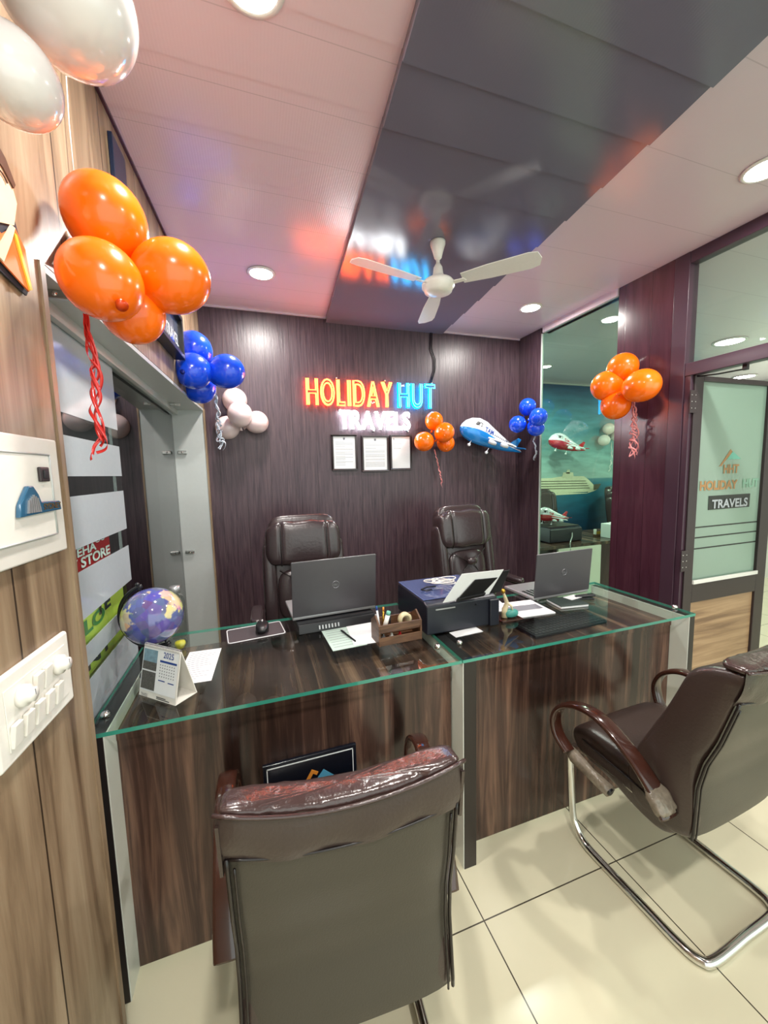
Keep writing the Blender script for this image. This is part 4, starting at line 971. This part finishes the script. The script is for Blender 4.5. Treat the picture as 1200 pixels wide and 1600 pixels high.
def ringprofile(prof, hw, puff=.012, nx=14, edge=.02, wr=0, seed=0):
    """closed (y,z) profile swept across x with rounded edges and a slight puff"""
    cy = sum(p[0] for p in prof)/len(prof); cz = sum(p[1] for p in prof)/len(prof); secs = []
    rnd = random.Random(seed)
    us = [-1, -.985, -.95, -.9]+[-.8+1.6*i/nx for i in range(nx+1)]+[.9, .95, .985, 1]
    for u in us:
        x = u*hw; ed = max(0, (abs(u)*hw-(hw-edge))/edge); shrink = edge*(1-math.sqrt(max(0, 1-ed*ed)))
        ring = []
        for (y, z) in prof:
            d = Vector((y-cy, z-cz)); L = d.length or 1
            k = (L-shrink+puff*math.cos(u*PI/2))/L
            ring.append(Vector((x, cy+d.x*k, cz+d.y*k)))
        secs.append(ring)
    return secs
def smooth_prof(pts, n=5):
    P = [Vector((p[0], p[1], 0)) for p in pts]; K = len(P); out = []
    for i in range(K):
        p0, p1, p2, p3 = P[i-1], P[i], P[(i+1) % K], P[(i+2) % K]
        for k in range(n):
            t = k/n; q = .5*((2*p1)+(p2-p0)*t+(2*p0-5*p1+4*p2-p3)*t*t+(3*p1-p0-3*p2+p3)*t**3); out.append((q.x, q.y))
    return out
def visitor_chair(loc, rz, lab, wrap=True, lean=0):
    """local: front = +y"""
    t = thing('visitor_chair', lab, 'chair', loc, rz, 'brown leather cantilever visitor chairs')
    hw = .225
    bp = smooth_prof([(-.282, .925), (-.260, .833), (-.226, .71), (-.195, .627), (-.180, .55), (-.182, .42), (-.160, .368), (-.079, .345), (.0, .36), (.03, .44), (.01, .53), (-.030, .62), (-.078, .72), (-.112, .80), (-.145, .875), (-.185, .908), (-.23, .925)])
    w = MB(); loft(w, ringprofile(bp, hw, .004, 14, .03)); back = w.build('backrest', M['leather'], t)
    if lean:
        th = math.radians(lean); pv = Vector((0, -.285, .93)); back.rotation_euler.x = th; back.location = pv-Matrix.Rotation(th, 3, 'X') @ pv
    # outer rear panel
    def rear(z):
        tb = [(.35, -.172), (.40, -.180), (.55, -.184), (.63, -.200), (.71, -.230), (.833, -.264), (.96, -.292)]
        for (z0, y0), (z1, y1) in zip(tb, tb[1:]):
            if z0 <= z <= z1: return y0+(y1-y0)*(z-z0)/(z1-z0)
        return tb[-1][1]
    w = MB(); nz, nx = 22, 14; vs = []; fs = []
    for j in range(nz+1):
        z = .385+(.84-.385)*j/nz
        for i in range(nx+1):
            u = -1+2*i/nx; vs.append(Vector((u*(hw-.006), rear(z)-.005-.004*math.cos(u*PI/2)+.010*abs(u)**6, z)))
    for j in range(nz):
        for i in range(nx): a = j*(nx+1)+i; fs.append((a, a+1, a+nx+2, a+nx+1))
    w.add(vs, fs, 0, True); w.build('rear_panel', M['leather_back'], back)
    w = MB()
    for s in (-1, 1):
        w.tube([Vector((s*(hw-.004), rear(z)-.003, z)) for z in [.385+.02*k for k in range(24)]], .0042, 6)
        w.tube([Vector((s*(hw-.016), rear(z)-.006, z)) for z in [.385+.02*k for k in range(23)]], .0026, 6)
    w.tube([Vector((x*hw*.96, rear(.845)-.010+.006*abs(x)**4, .845-.012*math.cos(x*PI/2))) for x in [-1+.1*k for k in range(21)]], .003, 6)
    w.build('piping', M['piping'], back)
    # rear flap of the headrest, hangs over the panel
    w = MB(); vs = []; fs = []; nx = 20; rnd = random.Random(2)
    for j in range(7):
        q = j/6; z = .935-.10*q
        for i in range(nx+1):
            u = -1+2*i/nx; wv = .004*math.sin(9*u+3*q)*q+.003*math.sin(23*u)*q*(1-q)
            vs.append(Vector((u*(hw+.010), rear(min(z, .95))-.010-.006*math.sin(q*PI)+wv+.012*abs(u)**8, z-.010*math.cos(u*PI/2)*(q > .5)+.004*abs(u))))
    for j in range(6):
        for i in range(nx): a = j*(nx+1)+i; fs.append((a, a+1, a+nx+2, a+nx+1))
    w.add(vs, fs, 0, True)
    vs = []
    for s in (() if wrap else (-1, 1)):
        w.prism([(s*(hw+.003), -.292, .918), (s*(hw+.003), -.20, .905), (s*(hw+.003), -.135, .87), (s*(hw+.003), -.11, .80), (s*(hw+.003), -.262, .81)], (s*.006, 0, 0), 0)
    w.build('headrest_flap', M['leather'], back)
    # creased roll on top
    def crease(p):
        k = 1+.035*math.sin(p.x*95)*abs(math.cos(p.x*9))+.02*math.sin(p.x*210+p.y*40)
        s = 1-.10*math.exp(-((abs(p.x)-.145)/.006)**2)
        return Vector((p.x, p.y*k*s, p.z*k*s+.010*math.cos(p.x*5)))
    w = MB(); w.sell((0, -.255, .930), (hw+.006, .040, .022), .8, .40, 110, 16, fn=crease); w.build('headrest_roll', M['leather_top'], back)
    w = MB(); w.tube([Vector((u*(hw+.012), -.302+.012*abs(u)**6, .938+.003*math.cos(u*PI/2))) for u in [-1+.1*k for k in range(21)]], .004, 6); w.build('roll_piping', M['leather_top'], back)
    kk = .030 if wrap else .050
    for ob_ in [back]+list(back.children):
        for v in ob_.data.vertices:
            q = max(0, min(1, (v.co.z-.62)/.30)); cw = math.cos(max(-1, min(1, v.co.x/(hw+.004)))*PI/2)
            v.co.z -= kk*q*q*cw; v.co.y += .5*kk*q*cw
    if wrap: back.scale.z = 1.05
    # seat
    sp = smooth_prof([(-.12, .36), (-.05, .345), (.10, .375), (.22, .40), (.262, .43), (.262, .475), (.20, .510), (.08, .508), (-.03, .498), (-.12, .46)])
    if lean: sp = [(y-.07*max(0, min(1, (.05-y)/.15)), z) for y, z in sp]
    w = MB(); loft(w, ringprofile(sp, hw-.004, .004, 14, .035)); seat = w.build('seat', M['leather'], t)
    w = MB()
    for s in (-1, 1): w.tube(spline([(s*(hw+.000), -.10, .435), (s*(hw+.001), 0, .450), (s*(hw+.000), .18, .465), (s*(hw-.03), .258, .462)], 5), .0035, 6)
    w.tube([(-(hw-.03), .262, .462), (0, .268, .464), (hw-.03, .262, .462)], .0035, 6); w.build('seat_piping', M['piping'], seat)
    # arms: bent wood hoops
    for s in (-1, 1):
        X = s
        path = spline([(s*.258, -.135, .452), (s*.264, -.105, .505), (s*.274, -.03, .582), (s*.286, .07, .645), (s*.294, .16, .648), (s*.298, .235, .606), (s*.298, .268, .54), (s*.294, .255, .475), (s*.282, .215, .428)], 8)
        w = MB(); secs = []
        for i, p in enumerate(path):
            tg = (path[min(i+1, len(path)-1)]-path[max(i-1, 0)]).normalized(); nrm_ = Vector((0, -tg.z, tg.y)); q = i/(len(path)-1)
            hw_ = .036-.010*min(1, q*2.2); ht = .010
            ring = []
            for a in range(12):
                th = 2*PI*a/12; cx = math.copysign(abs(math.cos(th))**.6, math.cos(th)); cz = math.copysign(abs(math.sin(th))**.6, math.sin(th))
                ring.append(p+Vector((cx*hw_, 0, 0))+nrm_*(cz*ht))
            secs.append(ring)
        loft(w, secs); arm = w.build('armrest', M['armwood'], t)
        if wrap: w = MB(); w.sell((s*.262, -.112, .492), (.042, .040, .017), .6, .6, 26, 12, rot=Matrix.Rotation(.85, 3, 'X'), fn=lambda p: p*(1+.08*math.sin(p.x*260+p.y*170)*math.cos(p.z*300))); w.build('plastic_wrap', M['plastic_wrap'], arm)
    # chrome cantilever frame
    fx = hw-.018
    pts = []
    half = spline([(fx, -.02, .405), (fx, .12, .415), (fx, .235, .405), (fx, .275, .36), (fx, .272, .27), (fx, .26, .14), (fx, .245, .07), (fx, .20, .025), (fx, .12, .0155), (fx, -.05, .0155), (fx, -.155, .0155), (fx-.012, -.205, .0155), (fx-.05, -.225, .0155), (0, -.225, .0155)], 5)
    full = half+[Vector((-p.x, p.y, p.z)) for p in half[::-1][1:]]
    w = MB(); w.tube(full, .0145, 12); fr_ = w.build('tube_frame', M['chrome'], t)
    MB().tube([(-fx, .13, .405), (fx, .13, .405)], .011, 10).build('cross_tube', M['chrome'], t)
    for s in (-1, 1):
        w = MB(); w.tube([(s*.262, .245, .425), (s*.262, .205, .405), (s*.262, .13, .392), (s*.262, .055, .382)], [.016, .024, .020, .022], 12)
        for i, v in enumerate(w.v): w.v[i] = v+Vector((math.sin(i*7.1), math.cos(i*5.3), math.sin(i*3.7)))*.0018
        w.build('wrapped_bracket', M['plastic_wrap'], fr_)
        MB().tube([(s*.262, .060, .383), (s*.262, .050, .381)], .013, 10).build('bracket_end', M['black'], fr_)
    return t
visitor_chair((.158, .940, 0), math.radians(-4.5), 'brown leather visitor chair seen from behind, drawn up to the left desk', False, -8)
visitor_chair((1.390, .892, 0), math.radians(3), 'brown leather visitor chair at the right, angled to the right desk')

def exec_chair(loc, rz, lab):
    """local front = -y"""
    t = thing('executive_chair', lab, 'chair', loc, rz, 'high-back executive chairs behind the desks')
    R = Matrix.Rotation(math.radians(-8), 3, 'X')
    def seam(u): return 1-.16*math.exp(-((abs(u)-.135)/.008)**2)
    def fhead(p):
        q = 1+.03*math.sin(p.x*70)*math.exp(-((p.z)/.12)**2)*.4
        return Vector((p.x, p.y*seam(p.x)*q-.006*math.cos(p.x*6), p.z+.004*math.sin(p.x*40)*(abs(p.z) > .1)))
    b = MB(); b.sell((0, .10, .90), (.218, .050, .375), .32, .35, 60, 30, rot=R); back = b.build('backrest', M['leather_exec'], t)
    w = MB(); w.sell((0, .095, 1.105), (.225, .075, .135), .45, .42, 120, 24, rot=R, fn=fhead); hd = w.build('headrest', M['leather_exec'], back)
    for s in (-1, 1):
        w = MB(); w.tube([Vector((s*.135, .095, 1.105))+R @ Vector((0, -.071*math.cos(a)**.3 if math.cos(a) > 0 else 0, .132*math.sin(a))) for a in [-1.4+.2*k for k in range(15)]], .0035, 6)
        w.build('seam_piping', M['piping'], hd)
    for s in (-1, 1):
        w = MB(); w.sell((s*.205, .075, .84), (.042, .062, .30), .5, .6, 26, 22, rot=R); w.build('side_bolster', M['leather_exec'], back)
    w = MB(); w.sell((0, .055, .80), (.165, .050, .155), .5, .5, 60, 20, rot=R, fn=lambda p: Vector((p.x, p.y*(1-.35*math.exp(-(p.x**2+(p.z-.08)**2)/.004)), p.z))); lum = w.build('lumbar_cushion', M['leather_exec'], back)
    w = MB()
    for s in (-1, 1): w.tube([Vector((s*a, b_, c)) for a, b_, c in ((.03, .005, .86), (.075, .008, .80), (.125, .012, .69))], .003, 6); w.tube([Vector((s*a, b_, c)) for a, b_, c in ((.03, .005, .88), (.09, .015, .92), (.15, .03, .955))], .003, 6)
    w.build('lumbar_stitching', M['piping'], lum)
    w = MB(); w.sell((0, -.012, .885), (.042, .020, .026), .8, .8, 24, 12); w.build('button_pad', M['leather_exec'], lum)
    w = MB(); w.sell((0, -.11, .47), (.245, .25, .065), .45, .45, 48, 16); seat = w.build('seat', M['leather_exec'], t)
    for s in (-1, 1):
        w = MB(); p = spline([(s*.20, .06, .50), (s*.27, .09, .62), (s*.285, .04, .70), (s*.285, -.08, .722), (s*.285, -.20, .70), (s*.28, -.25, .62), (s*.25, -.21, .50)], 6)
        w.tube(p, .019, 10, flat=.7); arm = w.build('armrest', M['black'], t)
        w = MB(); w.sell((s*.285, -.07, .742), (.034, .135, .020), .5, .5, 24, 12); w.build('arm_pad', M['leather_exec'], arm)
    MB().lathe([(.001, .09), (.028, .09), (.028, .26), (.018, .26), (.018, .40), (.10, .405), (.10, .42), (.001, .42)], n=20).build('gas_column', M['black'], t)
    for k in range(5):
        a = 2*PI*k/5+.3; c, s = math.cos(a), math.sin(a)
        w = MB(); w.tube([(0, 0, .12), (c*.15, s*.15, .105), (c*.28, s*.28, .075)], [.026, .02, .014], 8); leg = w.build('base_leg', M['black'], t)
        w = MB(); w.lathe([(.001, -.011), (.026, -.011), (.028, 0), (.026, .011), (.001, .011)], (c*.28, s*.28, .029), 16, mtx=Matrix.Rotation(a, 3, 'Z') @ Matrix.Rotation(PI/2, 3, 'X')); w.tube([(c*.28, s*.28, .03), (c*.28, s*.28, .08)], .006, 6); w.build('caster', M['black'], leg)
    return t
exec_chair((.262, 2.27, 0), math.radians(-2), 'high-back plum leather executive chair behind the left laptop')
exec_chair((1.42, 2.33, 0), math.radians(9), 'high-back plum leather executive chair with button pad behind the right desk')

# ------------------------------------------------------------------ left wall fittings
def on1(y, z, off=0): return Vector((p1x(y)+off, y, z))
a1 = math.atan2(P1d.x, 1.0)   # wall leans by this angle
def wallthing(name, lab, cat, y, z, off=0): return thing(name, lab, cat, on1(y, z, off), -a1)
# distribution box
t = wallthing('distribution_box', 'beige electrical distribution box let into the wood wall', 'electrical box', .82, 1.488)
MB().bb(0, .012, -.20, .168, -.115, .115).build('cover', M['ivory'], t, bevel=.004)
dr = MB().bb(.012, .016, -.175, .125, -.075, .082).build('door_flap', M['cream'], t, bevel=.002)
w = MB(); w.tube([(.0165, -.175, .082), (.0165, .125, .082)], .0018, 6); w.tube([(.0165, -.175, -.075), (.0165, .125, -.075)], .0018, 6); w.tube([(.0165, .125, -.075), (.0165, .125, .082)], .0018, 6); w.build('flap_rim', M['grey_alu'], dr)
MB().bb(.016, .022, .080, .110, .030, .058).build('black_latch', M['frame_dark'], dr, bevel=.002)
MB().bb(.021, .024, .088, .102, .036, .052).build('latch_slot', M['black'], dr, bevel=.001)
# magnet
t = wallthing('souvenir_magnet', 'blue resin souvenir magnet with mountain and letters on the electrical box', 'magnet', .875, 1.475, .016)
w = MB(); pr_ = [(-.055, -.018), (-.05, .004), (-.035, .022), (-.022, .036), (-.008, .036), (.006, .020), (.012, .006), (.075, .004), (.078, -.014), (.0, -.016)]
w.prism([(.0005, y, z) for y, z in pr_], (.008, 0, 0)); w.build('relief', M['magnet'], t, bevel=.002)
w = MB()
for k in range(6): w.prism([(.0085, -.036+k*.007, -.012), (.0085, -.032+k*.007, -.012), (.0085, -.028+k*.005, .020-.003*abs(k-3)), (.0085, -.030+k*.005, .020-.003*abs(k-3))], (.003, 0, 0))
w.build('white_peaks', M['silver'], t)
w = MB(); flat_text(w, 'SYDNEY', (.0088, .014, -.010), (0, 1, 0), (0, 0, 1), .060, .012, 0, .001, .02); w.build('lettering', M['gold'], t)
# switch plate
t = wallthing('switch_plate', 'white modular switch plate with two fan regulators on the wood wall', 'switch', .838, 1.133)
MB().bb(0, .012, -.115, .112, -.075, .075).build('plate', M['cream'], t, bevel=.006, seg=3)
MB().bb(.012, .0135, -.092, .092, -.052, .052).build('inner_frame', M['cream'], t, bevel=.001)
for y, z in ((-.052, .024), (.060, .024)):
    k = MB().lathe([(.001, 0), (.019, 0), (.018, .010), (.012, .012), (.012, .020), (.001, .021)], (.0135, y, z), 24, mtx=Matrix.Rotation(PI/2, 3, 'Y')).build('regulator_knob', M['cream'], t)
    MB().box((.034, y, z+.004), (.0015, .0015, .010)).build('pointer', M['ink'], k)
for i, (y, z) in enumerate(((-.008, .022), (.020, .022), (-.078, -.028), (-.046, -.028), (-.014, -.028), (.018, -.028), (.050, -.028))):
    MB().box((.016, y, z), (.008, .022, .040), rot=Matrix.Rotation(.14, 3, 'Y')).build('rocker', M['cream'], t, bevel=.0015)
# cut-out poster
t = wallthing('cutout_poster', 'cut-out poster of a person in an orange garment on the wood wall', 'poster', .86, 1.98)
def pp(name, pts, m, x0): w = MB(); w.prism([(x0, y, z) for y, z in pts], (.003, 0, 0)); return w.build(name, m, t)
pp('backing', [(-.15, -.08), (.0, -.09), (.096, -.105), (.108, -.085), (.100, -.02), (.082, .03), (.095, .055), (.090, .085), (.070, .12), (.03, .145), (-.05, .15), (-.15, .13)], M['inkdark'], .002)
pp('face', [(-.13, -.01), (.02, -.015), (.075, .01), (.092, .058), (.082, .085), (.060, .105), (-.02, .12), (-.13, .11)], M['skin'], .005)
pp('hair', [(-.13, .10), (.0, .108), (.055, .095), (.082, .078), (.088, .088), (.066, .118), (.02, .14), (-.05, .145), (-.13, .12)], M['hair'], .008)
pp('garment', [(-.13, -.07), (.02, -.08), (.094, -.098), (.104, -.082), (.096, -.02), (.070, .004), (.03, -.03), (-.13, -.02)], M['scarf'], .008)
pp('collar', [(.0, -.075), (.02, -.08), (.05, -.03), (.065, .0), (.055, .0), (.03, -.035)], M['skin'], .011)
pp('scarf_edge', [(.060, -.01), (.068, -.01), (.100, -.092), (.092, -.096)], mat('printed_yellow', srgb(226, 190, 60), .5), .011)
w = MB(); w.tube([(.010, .02+.02*math.cos(a), .055+.014*math.sin(a)) for a in [PI*.1+PI*.8*k/8 for k in range(9)]], .0015, 5); w.tube([(.010, .045+.02*math.cos(a), .07+.014*math.sin(a)) for a in [PI*.1+PI*.8*k/8 for k in range(9)]], .0015, 5); w.build('eye_lines', M['hair'], t)
# dark blue frame edge high on the wall, framed picture over the glazing
t = wallthing('wall_panel', 'narrow dark blue panel high on the wood wall near the ceiling', 'panel', 1.55, 2.49)
MB().bb(.001, .014, -.055, .055, -.15, .10).build('panel_face', mat('deep_blue_panel', srgb(20, 34, 60), .3), t, bevel=.002)
t = wallthing('framed_picture', 'black framed picture above the side glazing behind the balloons', 'picture frame', 1.80, 2.20)
for q in ((-.34, .36, .07, .09), (-.34, .36, -.11, -.09)): MB().bb(.001, .05, q[0], q[1], q[2], q[3]).build('frame_rail', M['black'], t, bevel=.002)
for q in (-.34, .34): MB().bb(.001, .05, q, q+.02, -.09, .07).build('frame_stile', M['black'], t, bevel=.002)
MB().bb(.001, .030, -.32, .34, -.09, .07).build('picture', mat('blue_city_print', srgb(52, 66, 100), .1, bscale=14, var=.8, coat=.8), t)
w = MB(); flat_text(w, 'TRAVEL', (.031, .10, -.06), (0, 1, 0), (0, 0, 1), .22, .05, 0); w.build('lettering', M['paper'], t)

# ------------------------------------------------------------------ cabin door, open, parallel to the back wall
hx = XR+.072; DYP = 1.500
L0 = at_y(1072, 590, DYP).x
t = thing('cabin_door', 'open glazed cabin door with frosted logo pane in a dark frame', 'door', (XR+.02, DYP, 0)); ox = -(XR+.02)
dx0, dx1 = 2.285, 3.02
fx0 = at_y(1094, 600, DYP).x; fx1 = at_y(1197, 610, DYP).x; fz1 = at_y(1140, 600, DYP).z; fz0 = at_y(1087, 905, DYP).z
def D(a, b, c, d, m, name, y0=-.02, y1=.02, par=None, bv=.003): return MB().bb(a+ox, b+ox, y0, y1, c, d).build(name, m, par or t, bevel=bv)
st1 = D(dx0, fx0, .01, 2.0, M['frame_dark'], 'hinge_stile'); D(fx1, fx1+.09, .01, 2.0, M['frame_dark'], 'lock_stile')
D(fx0, fx1, fz1, 2.0, M['frame_dark'], 'top_rail'); D(fx0, fx1, fz0-.13, fz0-.015, M['frame_dark'], 'middle_rail'); D(fx0, fx1, .01, .11, M['frame_dark'], 'bottom_rail')
D(fx0, fx1, fz0-.018, fz0+.004, M['white'], 'white_ledge', -.028, -.018, bv=.001)
D(fx0, fx1, .11, fz0-.13, M['doorwood'], 'wood_panel', -.008, .008)
pane = D(fx0, fx1, fz0-.015, fz1, M['frost'], 'frosted_pane', -.004, .004, bv=0)
w = MB()
for py in (824, 840, 857):
    z = at_y(1088, py, DYP).z; w.bb(fx0+ox, fx1+ox, -.0052, -.0045, z-.004, z+.004)
w.build('clear_stripes', M['darkprint'], pane)
def dpt(px, py): p = at_y(px, py, DYP-.006); return (p.x+ox, -.006, p.z)
w = MB()
def tbox(body, l, t_, r, b_, mi, lift=0, bold=.03):
    A_ = dpt(l, b_); B_ = dpt(r, t_); flat_text(w, body, (A_[0], -.006-lift, A_[2]), (1, 0, 0), (0, 0, 1), B_[0]-A_[0], B_[2]-A_[2]-.012, mi, bold=bold)
tbox('HHT', 1130, 722, 1155, 740, 0)
w.prism([dpt(1123, 729), dpt(1126, 726), dpt(1142, 702), dpt(1145, 706), dpt(1130, 724), dpt(1128, 728)], (0, .001, 0), 0)
w.prism([dpt(1136, 718), dpt(1145, 705), dpt(1158, 717)], (0, .001, 0), 1)
tbox('HOLIDAY', 1093, 746, 1153, 767, 0, bold=.04); tbox('HUT', 1160, 744, 1186, 762, 2, bold=.04)
A_ = dpt(1106, 798); B_ = dpt(1172, 771); w.bb(A_[0], B_[0], -.0068, -.0055, A_[2]+.004, B_[2], 3)
tbox('TRAVELS', 1111, 774, 1168, 795, 4, .002)
w.build('logo_print', [M['tanprint'], M['tealprint'], M['fadedprint'], M['darkprint'], M['film']], pane)
for z in (1.86, .98):
    h = MB().box((dx0+ox-.012, -.022, z), (.05, .004, .12)).build('hinge', M['frame_dark'], t, bevel=.001)
    w = MB()
    for i in range(3):
        for j in (-1, 1): w.lathe([(.001, 0), (.0035, 0), (.0025, .002), (.001, .002)], (dx0+ox-.012+j*.014, -.0242, z-.035+i*.035), 8, mtx=Matrix.Rotation(PI/2, 3, 'X'))
    w.build('hinge_screws', M['screw'], h)
t = thing('door_closer', 'thin dark door closer arm under the transom bar', 'door closer', (XR+.02, 1.44, 1.985))
w = MB(); w.tube([(0, .03, .005), (.02, -.06, -.002), (.03, -.16, -.004)], .004, 6); w.build('arm', M['black'], t); MB().box((.03, -.17, .003), (.02, .02, .026)).build('bracket', M['black'], t, bevel=.002)

# ------------------------------------------------------------------ cabin furniture seen through the glass
pA = at_z(880, 856, .78); pB = at_z(938, 847, .78)
t = thing('cabin_desk', 'dark wooden desk with white side panel in the cabin behind the glass', 'desk', (3.0, 3.0, 0))
cy0 = pB.y
MB().bb(2.42-3, 4.3-3, cy0-3, cy0+.62-3, .755, .785).build('table_top', M['desk_wood'], t, bevel=.002)
MB().bb(pA.x-3, pB.x-3, cy0-.012-3, cy0+.01-3, 0, .755).build('white_panel', M['cream'], t)
MB().bb(pB.x-3, 4.3-3, cy0+.06-3, cy0+.08-3, 0, .755).build('front_panel', M['pillar_wood'], t)
MB().bb(2.42-3, pA.x-3, cy0+.06-3, cy0+.08-3, 0, .755).build('side_front', M['dark'], t)
q = at_y(900, 840, cy0+.12)
t = thing('cabin_printer', 'black printer on the cabin desk seen through the glass', 'printer', (q.x-.08, cy0+.12, .785))
MB().prism([(-.24, 0, .002), (-.24, 0, .13), (-.24, .03, .15), (-.24, .30, .15), (-.24, .30, .002)], (.40, 0, 0)).build('body', M['navy'], t, bevel=.01)
MB().bb(-.235, .155, .04, .30, .15, .158).build('scanner_lid', M['frame_dark'], t, bevel=.004)
w = MB(); w.tube(spline([(.03, 0, .09), (-.02, -.05, .06), (-.10, -.11, .01), (-.12, -.14, -.10), (-.12, -.14, -.3)], 6), .005, 6); w.build('power_lead', M['silver'], t)
plane((q.x-.17, cy0+.26, .785+.25), math.radians(10), .42, M['planered'], 'red and white airplane balloon resting on the cabin printer', 'airplane foil balloons', ink=M['red'])
q = at_y(957, 835, cy0+.10)
t = thing('tissue_box', 'white box on the cabin desk beside the pillar', 'box', (q.x, cy0+.10, .786)); MB().bb(-.05, .09, -.04, .10, 0, .145).build('carton', M['paper'], t, bevel=.002); MB().prism([(-.01, .02, .145), (.05, .02, .145), (.04, .04, .16), (0, .04, .158)], (0, .003, 0)).build('tissue', M['paper'], t)
q = at_y(934, 838, cy0+.25)
t = thing('card_holder', 'small wooden card holder on the cabin desk', 'card holder', (q.x, cy0+.25, .786)); MB().bb(-.05, .05, -.02, .02, 0, .02).build('base', M['caddy'], t, bevel=.002); MB().bb(-.05, -.03, -.012, .012, .02, .075).build('post', M['cream'], t, bevel=.002); MB().bb(-.02, .04, -.004, .004, .02, .05).build('card', M['gold'], t)
q = at_y(860, 800, cy0+.80); exec_chair((q.x-.05, cy0+.84, 0), math.radians(0), 'dark executive chair behind the printer in the cabin')
q = at_y(962, 800, cy0+.85); exec_chair((q.x+.12, cy0+.84, 0), math.radians(28), 'black executive chair half hidden by the purple pillar in the cabin')
# ship on the mural
t = thing('ship_picture', 'white cruise ship printed on the sea mural of the cabin', 'mural picture', (0, 4.08, 0))
def mp(pts, mi, l): w.prism([(lambda v: (v.x, -.001-l, v.z))(at_y(px, py, 4.08)) for px, py in pts], (0, .0008, 0), mi)
w = MB(); mp([(820, 770), (918, 770), (922, 766), (938, 755), (930, 762), (926, 768), (916, 771), (848, 775), (820, 777)], 0, .001)
mp([(820, 748), (862, 747), (880, 744), (912, 744), (920, 750), (927, 757), (938, 756), (934, 764), (926, 768), (820, 773)], 0, .002)
mp([(878, 745), (880, 738), (895, 738), (896, 745)], 0, .003); mp([(884, 740), (886, 734), (890, 734), (890, 740)], 0, .003)
w.build('hull', M['ship'], t)
w = MB()
for k in range(4): mp([(820, 752+k*4), (915+k*2, 751+k*3.6), (915+k*2, 752+k*3.6), (820, 753.2+k*4)], 0, .004)
mp([(927, 757), (939, 755.5), (934, 764), (927, 766)], 0, .004)
w.build('deck_lines', M['shipdark'], t)
q = at_y(853, 779, 4.07); t = thing('wall_socket', 'white switch socket on the sea mural below the ship', 'socket', (q.x-.03, 4.07, q.z)); MB().bb(-.09, .09, -.008, .008, -.045, .045).build('plate', M['cream'], t, bevel=.003); MB().bb(.02, .045, -.012, -.008, -.015, .015).build('rocker', M['ivory'], t, bevel=.001)
